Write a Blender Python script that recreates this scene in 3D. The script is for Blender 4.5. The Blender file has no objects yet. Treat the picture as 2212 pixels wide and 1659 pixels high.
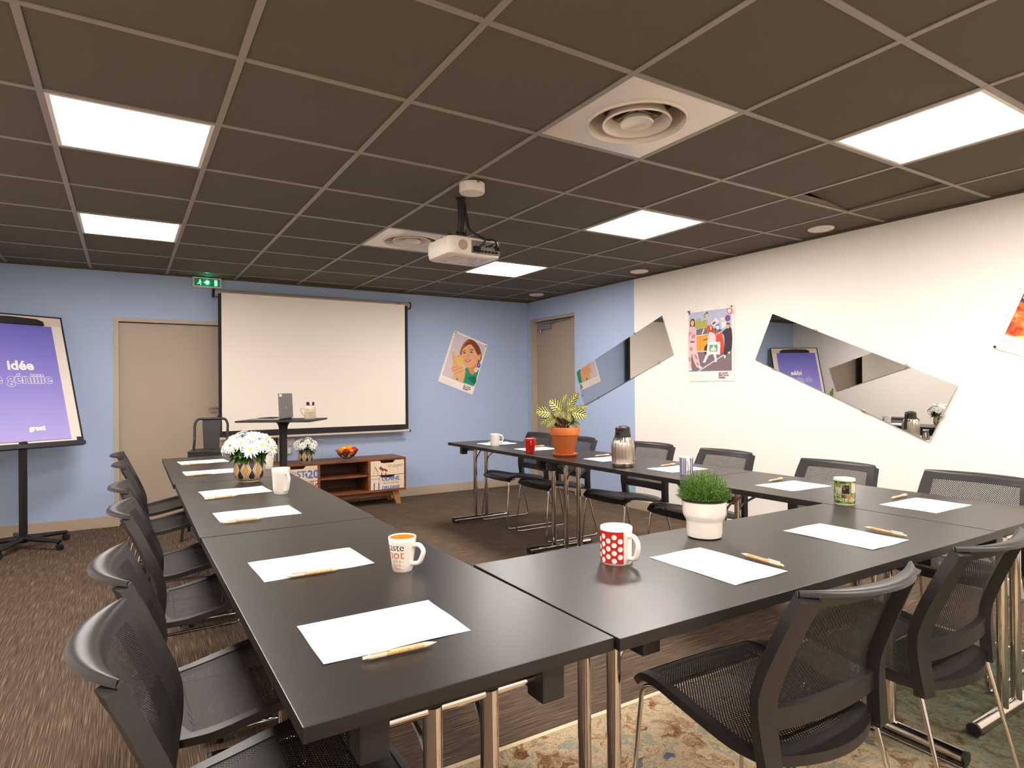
import bpy, bmesh, math, random
from mathutils import Vector, Matrix
PI = math.pi
random.seed(7)
scene = bpy.context.scene
col = scene.collection

# ------------------------------------------------------------------ camera
CX, CY, FPX, W, H = 1090.5, 834.3, 1333.5, 2212, 1659
yaw, pitch, roll = .5434, .0032, -.0079
F = Vector((math.sin(yaw)*math.cos(pitch), math.cos(yaw)*math.cos(pitch), math.sin(pitch)))
R = Vector((math.cos(yaw), -math.sin(yaw), 0)); U = R.cross(F)
R2 = R*math.cos(roll)+U*math.sin(roll); U2 = -R*math.sin(roll)+U*math.cos(roll)
cd = bpy.data.cameras.new('camera'); cam = bpy.data.objects.new('camera', cd); col.objects.link(cam)
cam.matrix_world = Matrix((( R2.x, U2.x, -F.x, .3056), (R2.y, U2.y, -F.y, -5.8118), (R2.z, U2.z, -F.z, 1.2334), (0, 0, 0, 1)))
cd.sensor_width = 36; cd.lens = 36*FPX/W
cd.shift_x = (W/2-CX)/W; cd.shift_y = (CY-H/2)/W
cd.clip_start = .05
scene.camera = cam

# ------------------------------------------------------------------ world, exposure
wd = bpy.data.worlds.new('world'); scene.world = wd; wd.use_nodes = True
wd.node_tree.nodes['Background'].inputs[0].default_value = (.9, .85, .8, 1)
wd.node_tree.nodes['Background'].inputs[1].default_value = .02
vs = scene.view_settings
vs.view_transform = 'Standard'; vs.look = 'None'; vs.gamma = 1; vs.use_curve_mapping = False
vs.exposure = 1.18
scene.cycles.use_denoising = True
try: scene.cycles.denoiser = 'OPENIMAGEDENOISE'
except Exception: pass
scene.cycles.max_bounces = 9; scene.cycles.diffuse_bounces = 5; scene.cycles.glossy_bounces = 5
scene.cycles.transparent_max_bounces = 12
scene.cycles.sample_clamp_indirect = 6
scene.cycles.caustics_reflective = False
LIGHT = 20.0         # strength of the square ceiling panels
LIGHT_COL = (1, .915, .855)

# ------------------------------------------------------------------ room numbers
CEIL = 2.341; YB = .865; XR = 4.68; XL = -.95; YF = -7.4; T = .74

# ------------------------------------------------------------------ material helpers
def srgb(c):
    return tuple((x/255/12.92 if x/255 <= .04045 else ((x/255+.055)/1.055)**2.4) for x in c)
MATS = {}
def mat(name, rgb, rough=.5, metal=0, spec=.5, bump=0, bscale=200, coat=0, emit=0, trans=0, noise=0, nscale=20, alpha=1):
    if name in MATS: return MATS[name]
    m = bpy.data.materials.new(name); m.use_nodes = True
    n = m.node_tree.nodes; l = m.node_tree.links; b = n['Principled BSDF']
    c = srgb(rgb)
    b.inputs['Base Color'].default_value = (*c, 1); b.inputs['Roughness'].default_value = rough
    b.inputs['Metallic'].default_value = metal; b.inputs['Specular IOR Level'].default_value = spec
    b.inputs['Coat Weight'].default_value = coat; b.inputs['Coat Roughness'].default_value = .05
    if emit:
        b.inputs['Emission Color'].default_value = (*c, 1); b.inputs['Emission Strength'].default_value = emit
    if trans: b.inputs['Transmission Weight'].default_value = trans
    tc = n.new('ShaderNodeTexCoord')
    if noise:
        t = n.new('ShaderNodeTexNoise'); t.inputs['Scale'].default_value = nscale; t.inputs['Detail'].default_value = 4
        l.new(tc.outputs['Object'], t.inputs['Vector'])
        x = n.new('ShaderNodeMix'); x.data_type = 'RGBA'
        x.inputs['A'].default_value = (*[v*(1-noise) for v in c], 1); x.inputs['B'].default_value = (*[min(1, v*(1+noise)) for v in c], 1)
        l.new(t.outputs['Fac'], x.inputs['Factor']); l.new(x.outputs['Result'], b.inputs['Base Color'])
    if bump:
        t = n.new('ShaderNodeTexNoise'); t.inputs['Scale'].default_value = bscale; t.inputs['Detail'].default_value = 3
        l.new(tc.outputs['Object'], t.inputs['Vector'])
        p = n.new('ShaderNodeBump'); p.inputs['Strength'].default_value = bump; p.inputs['Distance'].default_value = .002
        l.new(t.outputs['Fac'], p.inputs['Height']); l.new(p.outputs['Normal'], b.inputs['Normal'])
    MATS[name] = m
    return m
class NT:
    """small helper for node graphs"""
    def __init__(s, name, rough=.5, spec=.5, metal=0):
        s.m = bpy.data.materials.new(name); s.m.use_nodes = True; s.n = s.m.node_tree.nodes; s.l = s.m.node_tree.links
        s.b = s.n['Principled BSDF']; s.b.inputs['Roughness'].default_value = rough; s.b.inputs['Specular IOR Level'].default_value = spec
        s.b.inputs['Metallic'].default_value = metal
        s.tc = s.n.new('ShaderNodeTexCoord'); MATS[name] = s.m
    def put(s, sock, v):
        if hasattr(v, 'links') or hasattr(v, 'is_linked'): s.l.new(v, sock)
        else: sock.default_value = v
    def math(s, op, a, b=0, c=0, clamp=False):
        x = s.n.new('ShaderNodeMath'); x.operation = op; x.use_clamp = clamp
        s.put(x.inputs[0], a); s.put(x.inputs[1], b); s.put(x.inputs[2], c); return x.outputs[0]
    def sep(s, v): x = s.n.new('ShaderNodeSeparateXYZ'); s.l.new(v, x.inputs[0]); return x.outputs
    def comb(s, a, b, c=0):
        x = s.n.new('ShaderNodeCombineXYZ'); s.put(x.inputs[0], a); s.put(x.inputs[1], b); s.put(x.inputs[2], c); return x.outputs[0]
    def mapping(s, v, scale, loc=(0, 0, 0)):
        x = s.n.new('ShaderNodeMapping'); s.l.new(v, x.inputs[0]); x.inputs['Scale'].default_value = scale; x.inputs['Location'].default_value = loc; return x.outputs[0]
    def noise(s, v, scale=5, detail=3, rough=.5, dist=0, out='Fac'):
        x = s.n.new('ShaderNodeTexNoise'); s.l.new(v, x.inputs['Vector']); x.inputs['Scale'].default_value = scale
        x.inputs['Detail'].default_value = detail; x.inputs['Roughness'].default_value = rough; x.inputs['Distortion'].default_value = dist; return x.outputs[out]
    def voro(s, v, scale=5, out='Distance', feature='F1'):
        x = s.n.new('ShaderNodeTexVoronoi'); s.l.new(v, x.inputs['Vector']); x.inputs['Scale'].default_value = scale; x.feature = feature; return x.outputs[out]
    def ramp(s, f, stops, interp='LINEAR'):
        x = s.n.new('ShaderNodeValToRGB'); s.l.new(f, x.inputs[0]); r = x.color_ramp; r.interpolation = interp
        while len(r.elements) < len(stops): r.elements.new(.5)
        for e, (p, c) in zip(r.elements, stops): e.position = p; e.color = (*srgb(c), 1)
        return x.outputs[0]
    def mix(s, f, a, b):
        x = s.n.new('ShaderNodeMix'); x.data_type = 'RGBA'; s.put(x.inputs['Factor'], f)
        for k, v in (('A', a), ('B', b)):
            if isinstance(v, tuple): x.inputs[k].default_value = (*srgb(v), 1)
            else: s.l.new(v, x.inputs[k])
        return x.outputs['Result']
    def bump(s, h, st=.5, d=.002):
        x = s.n.new('ShaderNodeBump'); x.inputs['Strength'].default_value = st; x.inputs['Distance'].default_value = d
        s.l.new(h, x.inputs['Height']); s.l.new(x.outputs[0], s.b.inputs['Normal'])
    def color(s, v): s.put(s.b.inputs['Base Color'], v); return s.m

# ------------------------------------------------------------------ mesh helpers
class MB:
    def __init__(s): s.v = []; s.f = []; s.mi = []; s.uv = {}; s.bev = False
    def add(s, vs, fs, mi=0, uvs=None):
        o = len(s.v); s.v += [tuple(x) for x in vs]
        for k, f in enumerate(fs):
            s.f.append([o+i for i in f]); s.mi.append(mi)
            if uvs: s.uv[len(s.f)-1] = [uvs[i] for i in f]
        return s
    def box(s, a, b, mi=0, bev=0, m=None):
        """axis aligned box from corner a to corner b, optional chamfer, optional matrix"""
        x0, y0, z0 = [min(p, q) for p, q in zip(a, b)]; x1, y1, z1 = [max(p, q) for p, q in zip(a, b)]
        if bev <= 0:
            vs = [(x, y, z) for z in (z0, z1) for y in (y0, y1) for x in (x0, x1)]
            fs = [(0, 2, 3, 1), (4, 5, 7, 6), (0, 1, 5, 4), (2, 6, 7, 3), (0, 4, 6, 2), (1, 3, 7, 5)]
        else:
            s.bev = True; bm = bmesh.new(); bmesh.ops.create_cube(bm, size=1)
            for v in bm.verts: v.co = Vector(((x0+x1)/2+v.co.x*(x1-x0), (y0+y1)/2+v.co.y*(y1-y0), (z0+z1)/2+v.co.z*(z1-z0)))
            bmesh.ops.bevel(bm, geom=list(bm.edges), offset=bev, segments=2, affect='EDGES', profile=.6)
            bm.verts.index_update(); vs = [v.co.copy() for v in bm.verts]; fs = [[v.index for v in f.verts] for f in bm.faces]; bm.free()
        if m is not None: vs = [m @ Vector(v) for v in vs]
        return s.add(vs, fs, mi)
    def tube(s, pts, r, n=12, mi=0, cap=True, flat=None):
        pts = [Vector(p) for p in pts]; N = len(pts); rs = r if isinstance(r, (list, tuple)) else [r]*N
        tg = [(pts[min(i+1, N-1)]-pts[max(i-1, 0)]).normalized() for i in range(N)]
        a = Vector((0, 0, 1)) if abs(tg[0].z) < .9 else Vector((1, 0, 0))
        u = tg[0].cross(a).normalized(); vs = []
        for i in range(N):
            if i: u = (u-tg[i]*u.dot(tg[i])).normalized()
            w = tg[i].cross(u)
            for k in range(n):
                an = 2*PI*k/n; fx, fy = (1, 1) if flat is None else flat
                vs.append(pts[i]+(u*math.cos(an)*fx+w*math.sin(an)*fy)*rs[i])
        fs = [(i*n+k, i*n+(k+1) % n, (i+1)*n+(k+1) % n, (i+1)*n+k) for i in range(N-1) for k in range(n)]
        if cap: fs += [tuple(range(n-1, -1, -1)), tuple((N-1)*n+k for k in range(n))]
        return s.add(vs, fs, mi)
    def lathe(s, prof, n=32, c=(0, 0, 0), mi=0, m=None, mis=None):
        """prof = [(radius, z)...]"""
        vs = []; rings = []
        for r, z in prof:
            if r < 1e-6: rings.append([len(vs)]); vs.append((0, 0, z))
            else:
                rings.append(list(range(len(vs), len(vs)+n))); vs += [(r*math.cos(2*PI*k/n), r*math.sin(2*PI*k/n), z) for k in range(n)]
        vs = [Vector(v)+Vector(c) if m is None else m @ Vector(v) for v in vs]
        base = len(s.v); s.v += [tuple(v) for v in vs]
        for i in range(len(rings)-1):
            A, B = rings[i], rings[i+1]; q = mis[i] if mis else mi
            for k in range(n):
                if len(A) == 1 and len(B) == 1: continue
                if len(A) == 1: f = (A[0], B[(k+1) % n], B[k])
                elif len(B) == 1: f = (A[k], A[(k+1) % n], B[0])
                else: f = (A[k], A[(k+1) % n], B[(k+1) % n], B[k])
                s.f.append([base+j for j in f]); s.mi.append(q)
        return s
    def sheet(s, fn, nu, nv, th=0, mi=0, uvfn=None):
        """fn(u,v) u,v in 0..1 ; th = thickness (closed solid)"""
        P = [[Vector(fn(i/nu, j/nv)) for j in range(nv+1)] for i in range(nu+1)]
        uvs = [(uvfn(i/nu, j/nv) if uvfn else (i/nu, j/nv)) for i in range(nu+1) for j in range(nv+1)]
        A = [P[i][j] for i in range(nu+1) for j in range(nv+1)]; id = lambda i, j: i*(nv+1)+j
        fs = [(id(i, j), id(i+1, j), id(i+1, j+1), id(i, j+1)) for i in range(nu) for j in range(nv)]
        if th == 0: return s.add(A, fs, mi, uvs)
        B = []
        for i in range(nu+1):
            for j in range(nv+1):
                du = P[min(i+1, nu)][j]-P[max(i-1, 0)][j]; dv = P[i][min(j+1, nv)]-P[i][max(j-1, 0)]
                B.append(P[i][j]-du.cross(dv).normalized()*th)
        o = len(A); fs2 = [tuple(reversed([o+x for x in f])) for f in fs]
        rim = [id(i, 0) for i in range(nu+1)]+[id(nu, j) for j in range(1, nv+1)]+[id(i, nv) for i in range(nu-1, -1, -1)]+[id(0, j) for j in range(nv-1, 0, -1)]
        fr = [(rim[(k+1) % len(rim)], rim[k], o+rim[k], o+rim[(k+1) % len(rim)]) for k in range(len(rim))]
        return s.add(A+B, fs+fs2+fr, mi, uvs+uvs)
    def ball(s, c, r, n=12, mi=0, sc=(1, 1, 1)):
        m = Matrix.Translation(Vector(c)) @ Matrix.Diagonal((*sc, 1))
        return s.lathe([(r*math.sin(PI*i/(n//2)) if 0 < i < n//2 else 0, -r*math.cos(PI*i/(n//2))) for i in range(n//2+1)], n, mi=mi, m=m)
    def build(s, name, mats, parent=None, smooth=True, ang=42, loc=None, rz=0, kind=None, label=None):
        me = bpy.data.meshes.new(name); me.from_pydata([tuple(v) for v in s.v], [], s.f)
        if not isinstance(mats, (list, tuple)): mats = [mats]
        for m in mats: me.materials.append(m)
        me.polygons.foreach_set('material_index', s.mi)
        if s.uv:
            ul = me.uv_layers.new(name='UVMap')
            for p in me.polygons:
                q = s.uv.get(p.index)
                if q:
                    for k, li in enumerate(p.loop_indices): ul.data[li].uv = q[k]
        me.update()
        if smooth:
            me.polygons.foreach_set('use_smooth', [True]*len(me.polygons)); me.set_sharp_from_angle(angle=math.radians(ang))
        o = bpy.data.objects.new(name, me); col.objects.link(o)
        if smooth and s.bev: wn = o.modifiers.new('weighted_normal', 'WEIGHTED_NORMAL'); wn.keep_sharp = True
        if parent: o.parent = parent
        if loc is not None: o.location = loc
        if rz: o.rotation_euler.z = rz
        if kind: o['kind'] = kind
        if label: o['label'] = label
        return o
def arc(pts, r, n=5):
    """round the inner corners of a polyline"""
    pts = [Vector(p) for p in pts]; out = [pts[0]]
    for i in range(1, len(pts)-1):
        a = pts[i-1]-pts[i]; b = pts[i+1]-pts[i]; q = min(r, a.length*.45, b.length*.45)
        p0 = pts[i]+a.normalized()*q; p1 = pts[i]+b.normalized()*q
        for k in range(n+1):
            t = k/n; out.append(p0*(1-t)**2+pts[i]*2*t*(1-t)+p1*t*t)
    out.append(pts[-1]); return out
def spline(pts, n=6, closed=False):
    P = [Vector(p) for p in pts]; N = len(P); out = []
    for i in range(N if closed else N-1):
        g = (lambda k: P[k % N]) if closed else (lambda k: P[max(0, min(N-1, k))])
        a, b, c, d = g(i-1), g(i), g(i+1), g(i+2)
        for k in range(n):
            t = k/n; out.append(.5*((2*b)+(c-a)*t+(2*a-5*b+4*c-d)*t*t+(-a+3*b-3*c+d)*t**3))
    if not closed: out.append(P[-1])
    return out
def tag(o, label, cat, group=None):
    o['label'] = label; o['category'] = cat
    if group: o['group'] = group
    return o
def empty(name, label, cat, loc, rz=0, group=None):
    o = bpy.data.objects.new(name, None); col.objects.link(o); o.location = loc; o.rotation_euler = (0, 0, rz); o.empty_display_size = .05
    return tag(o, label, cat, group)
def dup(root, loc, rz, label):
    r = root.copy(); col.objects.link(r); r.location = loc; r.rotation_euler = (0, 0, rz); r['label'] = label
    for ch in list(root.children):
        c = ch.copy(); col.objects.link(c); c.parent = r
        for g in list(ch.children):
            d = g.copy(); col.objects.link(d); d.parent = c
    return r
def textmesh(s, size, fat=0, outline=0, align='LEFT', spacing=1, font=None):
    """letter shapes as flat vertices/faces in the XY plane"""
    c = bpy.data.curves.new('letters', 'FONT'); c.body = s; c.size = size; c.align_x = align; c.offset = fat; c.space_character = spacing
    c.resolution_u = 3
    if outline: c.fill_mode = 'NONE'; c.bevel_depth = outline; c.bevel_resolution = 0
    o = bpy.data.objects.new('letters', c); col.objects.link(o)
    dg = bpy.context.evaluated_depsgraph_get(); me = bpy.data.meshes.new_from_object(o.evaluated_get(dg))
    vs = [v.co.copy() for v in me.vertices]; fs = [list(p.vertices) for p in me.polygons]
    bpy.data.objects.remove(o); bpy.data.curves.remove(c); bpy.data.meshes.remove(me)
    return vs, fs
class Flat:
    """flat printed surface: layers of coloured shapes on the plane origin + u*right + v*up, facing n"""
    def __init__(s, o, r, u): s.o = Vector(o); s.r = Vector(r).normalized(); s.u = Vector(u).normalized(); s.nn = s.r.cross(s.u).normalized(); s.mb = MB(); s.k = 1; s.mats = []
    def idx(s, m):
        if m not in s.mats: s.mats.append(m)
        return s.mats.index(m)
    def P(s, x, y, z=0): return s.o+s.r*x+s.u*y+s.nn*z
    def poly(s, pts, m, smooth=0):
        if smooth: pts = [(p.x, p.y) for p in spline([(a, b, 0) for a, b in pts], smooth, True)]
        s.mb.add([s.P(x, y, s.k*.0001) for x, y in pts], [tuple(range(len(pts)))], s.idx(m)); s.k += 1
    def text(s, t, x, y, size, m, **kw):
        vs, fs = textmesh(t, size, **kw); s.mb.add([s.P(x+v.x, y+v.y, s.k*.0001+v.z) for v in vs], fs, s.idx(m)); s.k += 1
    def build(s, name, parent): return s.mb.build(name, s.mats, parent, smooth=False)

# ------------------------------------------------------------------ materials
M_white = mat('white_paint', (246, 240, 232), .85)
def wall_blue():
    g = NT('blue_wall_paint', .8, .3); n = g.noise(g.tc.outputs['Object'], 3, 4); return g.color(g.mix(n, (168, 186, 216), (173, 190, 220)))
M_blue = wall_blue()
M_beige = mat('beige_joinery', (184, 168, 148), .55, noise=.05, nscale=3)
M_door = mat('taupe_door', (172, 156, 138), .5, noise=.05, nscale=2)
M_base = mat('baseboard_beige', (184, 166, 146), .6)
M_black = mat('black_plastic', (30, 26, 26), .38, bump=.15, bscale=900)
M_blackm = mat('black_matte', (26, 23, 23), .5)
M_chrome = mat('chrome', (205, 200, 195), .08, 1)
M_steel = mat('brushed_steel', (190, 178, 165), .27, 1)
M_alu = mat('satin_aluminium', (178, 172, 168), .35, .9)
M_wplas = mat('white_plastic', (232, 222, 208), .4)
M_paper = mat('white_paper', (252, 250, 246), .8)
M_ceram = mat('white_glazed_ceramic', (240, 234, 224), .15, coat=.5)
M_tile = mat('ceiling_tile_brown', (98, 88, 74), .95, bump=.3, bscale=400, noise=.06, nscale=2)
M_grid = mat('ceiling_grid_metal', (148, 136, 124), .45)
M_mirror = mat('mirror_glass', (222, 222, 220), 0.0, 1)
M_dark = mat('dark_shadow_gap', (20, 17, 15), .9)  # plain near-black for lens, connectors, keyboard and casters
M_ventw = mat('vent_white', (226, 212, 194), .16, coat=.3)
def carpet():
    g = NT('carpet_streaked_brown', .95, .1); o = g.tc.outputs['Object']; x, y, z = g.sep(o)
    def streak(v, sc):
        a = g.noise(g.mapping(v, sc), 1, 0, .5); b = g.noise(g.mapping(v, tuple(q*2.1 for q in sc), (3, 7, 0)), 1, 0)
        return g.math('ADD', g.math('MULTIPLY', a, .6), g.math('MULTIPLY', b, .4))
    s1 = streak(o, (5.5, 290, 1)); s2 = streak(o, (290, 5.5, 1))
    zone = g.math('GREATER_THAN', x, 1.0)
    sel = g.math('ADD', g.math('MULTIPLY', s1, zone), g.math('MULTIPLY', s2, g.math('SUBTRACT', 1, zone)))
    c = g.ramp(sel, [(.28, (70, 58, 48)), (.45, (84, 70, 58)), (.56, (98, 83, 69)), (.66, (124, 107, 90)), (.76, (144, 126, 108))])
    g.bump(sel, .6, .004); return g.color(c)
M_carpet = carpet()
def rugmat():
    g = NT('rug_faded_oriental', .95, .1); o = g.tc.outputs['Object']; x, y, z = g.sep(o)
    w = g.noise(o, 5, 4, .6, out='Color'); v = g.n.new('ShaderNodeVectorMath'); v.operation = 'MULTIPLY_ADD'
    g.l.new(w, v.inputs[0]); v.inputs[1].default_value = (.35, .35, 0); g.l.new(o, v.inputs[2]); wv = v.outputs[0]
    n1 = g.noise(wv, 11, 7, .72, .6)
    c = g.ramp(n1, [(.30, (92, 60, 38)), (.38, (150, 105, 70)), (.44, (190, 160, 122)), (.5, (222, 202, 168)), (.56, (206, 180, 142)), (.60, (150, 165, 160)), (.65, (214, 192, 158)), (.72, (160, 96, 58))])
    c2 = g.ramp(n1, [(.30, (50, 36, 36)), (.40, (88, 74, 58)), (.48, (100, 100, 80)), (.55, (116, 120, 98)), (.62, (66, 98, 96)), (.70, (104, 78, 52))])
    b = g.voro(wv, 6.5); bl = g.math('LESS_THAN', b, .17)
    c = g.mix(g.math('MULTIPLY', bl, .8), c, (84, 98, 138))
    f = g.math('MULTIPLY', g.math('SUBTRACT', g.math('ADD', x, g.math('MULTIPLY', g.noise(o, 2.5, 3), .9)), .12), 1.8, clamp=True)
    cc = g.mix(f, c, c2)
    fine = g.noise(o, 300, 3, .7); cc = g.mix(g.math('MULTIPLY', g.math('GREATER_THAN', fine, .54), .5), cc, (88, 66, 48))
    g.bump(fine, .9, .006); return g.color(cc)
M_rug = rugmat()
M_rugedge = mat('rug_binding_cream', (226, 204, 168), .9, bump=.6, bscale=300, noise=.1, nscale=60)
def tablemat():
    g = NT('table_top_black_brown', .33, .8); o = g.tc.outputs['Object']
    n = g.noise(g.mapping(o, (30, 4, 1)), 8, 3); g.bump(g.noise(o, 500, 2), .25, .001)
    return g.color(g.mix(n, (25, 20, 17), (30, 25, 21)))
M_table = tablemat()
def meshfab(name, thr):
    g = NT(name, .6, .4); u, v, _ = g.sep(g.tc.outputs['UV'])
    g.b.inputs['Base Color'].default_value = (*srgb((30, 27, 28)), 1)
    k = 2*PI/.0086
    f = g.math('MULTIPLY', g.math('SINE', g.math('MULTIPLY', u, k)), g.math('SINE', g.math('MULTIPLY', v, k)))
    hole = g.math('GREATER_THAN', f, thr)
    t = g.n.new('ShaderNodeBsdfTransparent'); mx = g.n.new('ShaderNodeMixShader')
    g.l.new(hole, mx.inputs[0]); g.l.new(g.b.outputs[0], mx.inputs[1]); g.l.new(t.outputs[0], mx.inputs[2])
    g.l.new(mx.outputs[0], g.n['Material Output'].inputs[0]); return g.m
M_mesh = meshfab('chair_back_mesh', .42); M_smesh = meshfab('chair_seat_mesh', .62)
def woodmat(name, a, b, sc=(2, 30, 30)):
    g = NT(name, .45, .4); o = g.tc.outputs['Object']; n = g.noise(g.mapping(o, sc), 2, 5, .65, .5); g.bump(n, .3, .002)
    return g.color(g.ramp(n, [(.3, a), (.7, b)]))
M_wood = woodmat('reddish_brown_wood', (84, 46, 24), (160, 100, 56))
M_woodd = woodmat('dark_wood_inside', (52, 27, 16), (98, 54, 30))
M_woody = woodmat('yellow_ribbed_wood', (140, 92, 38), (196, 146, 72), (60, 3, 3))
M_terra = mat('terracotta', (205, 110, 50), .7, noise=.12, nscale=6, bump=.2, bscale=150)
M_soil = mat('potting_soil', (48, 34, 24), .95, bump=1, bscale=80)
M_cork = NT('cork_pen_barrel', .6); _g = M_cork; M_cork = _g.color(_g.ramp(_g.noise(_g.tc.outputs['Object'], 420, 3, .7), [(.36, (140, 104, 64)), (.48, (206, 168, 116)), (.62, (222, 188, 140))]))
M_penw = mat('pen_wheat_plastic', (224, 206, 176), .4)
def vasemat():
    g = NT('vase_wavy_pattern', .3, .5); x, y, z = g.sep(g.tc.outputs['Object'])
    a = g.math('MULTIPLY', g.math('DIVIDE', g.math('ARCTAN2', y, x), 2*PI), 8)
    u = g.math('ABSOLUTE', g.math('SUBTRACT', g.math('FRACT', g.math('ADD', a, 20)), .5))
    tri = g.math('SUBTRACT', g.math('MULTIPLY', g.math('ABSOLUTE', g.math('SUBTRACT', g.math('FRACT', g.math('MULTIPLY', z, 14.5)), .5)), 2), .5)
    d = g.math('SUBTRACT', u, g.math('ADD', .25, g.math('MULTIPLY', tri, .24)))
    c = g.ramp(g.math('ADD', g.math('MULTIPLY', d, 1), .5), [(0, (200, 152, 84)), (.415, (240, 228, 206)), (.475, (58, 36, 30)), (.525, (240, 228, 206)), (.585, (62, 40, 34))], 'CONSTANT')
    rim = g.math('LESS_THAN', z, .022); return g.color(g.mix(rim, c, (212, 194, 170)))
M_vase = vasemat()
M_petal = mat('white_petal', (255, 253, 248), .6)
M_petal.node_tree.nodes['Principled BSDF'].inputs['Subsurface Weight'].default_value = .15
M_fcent = mat('flower_centre_yellow_green', (196, 204, 40), .7)
M_leaf = mat('dark_green_leaf', (52, 92, 34), .5, noise=.35, nscale=25)
M_stem = mat('green_stem', (84, 112, 48), .6)
M_thyme = mat('thyme_green', (92, 130, 50), .6, noise=.35, nscale=40)
def calmat():
    g = NT('striped_calathea_leaf', .4, .5); u, v, _ = g.sep(g.tc.outputs['UV'])
    a = g.math('ABSOLUTE', g.math('SUBTRACT', u, .5))
    s = g.math('FRACT', g.math('SUBTRACT', g.math('MULTIPLY', v, 5.5), g.math('MULTIPLY', a, 3.6)))
    st = g.math('GREATER_THAN', s, .56); edge = g.math('GREATER_THAN', a, .45); mid = g.math('LESS_THAN', a, .025)
    c = g.mix(st, (42, 48, 22), (182, 184, 98)); c = g.mix(edge, c, (70, 88, 30)); c = g.mix(mid, c, (206, 196, 110)); return g.color(c)
M_cal = calmat()
M_calst = mat('reddish_leaf_stalk', (132, 62, 40), .5)
M_red = mat('red_glaze', (190, 26, 20), .15, coat=.5)
M_orange = mat('orange_glaze', (255, 128, 10), .25)
M_panel = bpy.data.materials.new('ceiling_light_diffuser'); M_panel.use_nodes = True
_n = M_panel.node_tree.nodes; _b = _n['Principled BSDF']; _b.inputs['Emission Color'].default_value = (*LIGHT_COL, 1); _b.inputs['Emission Strength'].default_value = LIGHT
def C(r, g, b, rough=.6): return mat('print_%d_%d_%d' % (r, g, b), (r, g, b), rough, spec=.3)

# ================================================================== SETTING
def struct(name, mb, mats, smooth=False, parent=None):
    o = mb.build(name, mats, parent, smooth=smooth)
    if not parent: o['kind'] = 'structure'
    return o
struct('floor', MB().box((XL-.1, YF-.1, -.1), (XR+.25, YB+.15, 0)), M_carpet)
w = MB(); D0, D1, DT = .204, 1.59, 1.875
w.box((XL-.1, YB, 0), (D0, YB+.14, CEIL+.35)); w.box((D1, YB, 0), (XR+.2, YB+.14, CEIL+.35)); w.box((D0, YB, DT), (D1, YB+.14, CEIL+.35))
struct('wall_back', w, M_blue)
w = MB(); E0, E1, ET = -.135, .785, 2.10; BD = -1.124
w.box((XR, BD, 0), (XR+.2, E0, CEIL+.35)); w.box((XR, E1, 0), (XR+.2, YB, CEIL+.35)); w.box((XR, E0, ET), (XR+.2, E1, CEIL+.35))
w.box((XR, YF-.1, 0), (XR+.2, BD, CEIL+.35), 1)
struct('wall_right', w, [M_blue, M_white])
struct('wall_left', MB().box((XL-.1, YF-.1, 0), (XL, YB, CEIL+.35)), M_white)
struct('wall_front', MB().box((XL, YF-.1, 0), (XR, YF, CEIL+.35)), M_white)
w = MB().box((XL, YB-.012, 0), (D0-.04, YB, .1), bev=.002).box((D1+.04, YB-.012, 0), (XR, YB, .1), bev=.002)
struct('baseboard_back', w, M_base)
w = MB().box((XR-.012, YF, 0), (XR, E0, .092), bev=.002)
struct('baseboard_right', w, M_base)
struct('baseboard_left', MB().box((XL, YF, 0), (XL+.012, YB-.012, .1), bev=.002), M_base)
struct('trim_1', MB().box((XL, YB-.008, CEIL-.012), (XR, YB, CEIL+.002)).box((XR-.008, YF, CEIL-.012), (XR, YB-.008, CEIL+.002)).box((XL, YF, CEIL-.012), (XL+.008, YB-.008, CEIL+.002)), M_tile)

# door 1: beige double door behind the screen
d = MB().box((D0, YB+.035, 0.006), (1.098, YB+.075, DT-.004), bev=.002)
door = struct('door_1', d, M_door)
MB().box((1.102, YB+.035, 0.006), (D1-.004, YB+.075, DT-.004), bev=.002).build('door_leaf', M_door, door)
f = MB()
for x0, x1 in ((D0-.04, D0), (D1, D1+.04)): f.box((x0, YB-.008, 0), (x1, YB+.035, DT))
f.box((D0-.04, YB-.008, DT), (D1+.04, YB+.035, DT+.037), bev=.003)
f.build('door_frame', M_beige, door)
h = MB().box((1.03, YB+.025, .96), (1.065, YB+.036, 1.10), bev=.004)
h.tube(arc([(1.048, YB+.03, 1.06), (1.048, YB-.025, 1.06), (.945, YB-.025, 1.06)], .015), .009)
h.lathe([(0, 0), (.022, 0), (.022, .02), (0, .02)], 20, m=Matrix.Translation((1.048, YB+.03, .975)) @ Matrix.Rotation(PI/2, 4, 'X'))
h.build('door_handle', M_steel, door)
# door 2: recessed in the right wall
dx = XR+.08
door = struct('door_2', MB().box((dx, E0+.01, .008), (dx+.04, E1-.035, ET-.035), bev=.002), M_door)
f = MB().box((XR+.002, E1-.03, 0), (dx+.04, E1, ET), bev=.002).box((XR+.02, E0, 0), (dx+.04, E0+.012, ET)).box((XR+.02, E0, ET-.03), (dx+.04, E1, ET), bev=.002)
f.build('door_frame', M_beige, door)
hg = MB()
for z in (.3, .98, 1.83): hg.tube([(dx-.006, E1-.034, z-.05), (dx-.006, E1-.034, z+.05)], .007, 10); hg.box((dx-.003, E1-.07, z-.045), (dx, E1-.036, z+.045))
hg.build('hinge', M_beige, door)
cl = MB().box((dx-.045, .42, 1.965), (dx, .69, 2.03), bev=.012)
cl.tube([(dx-.022, .64, 1.97), (dx-.022, .64, 1.94)], .014); cl.tube([(dx-.03, .63, 2.035), (dx-.035, .2, 2.05)], .008, 8)
cl.box((dx-.03, .05, 2.045), (dx, .6, 2.062), bev=.003)
cl.build('door_closer', M_alu, door)

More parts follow.
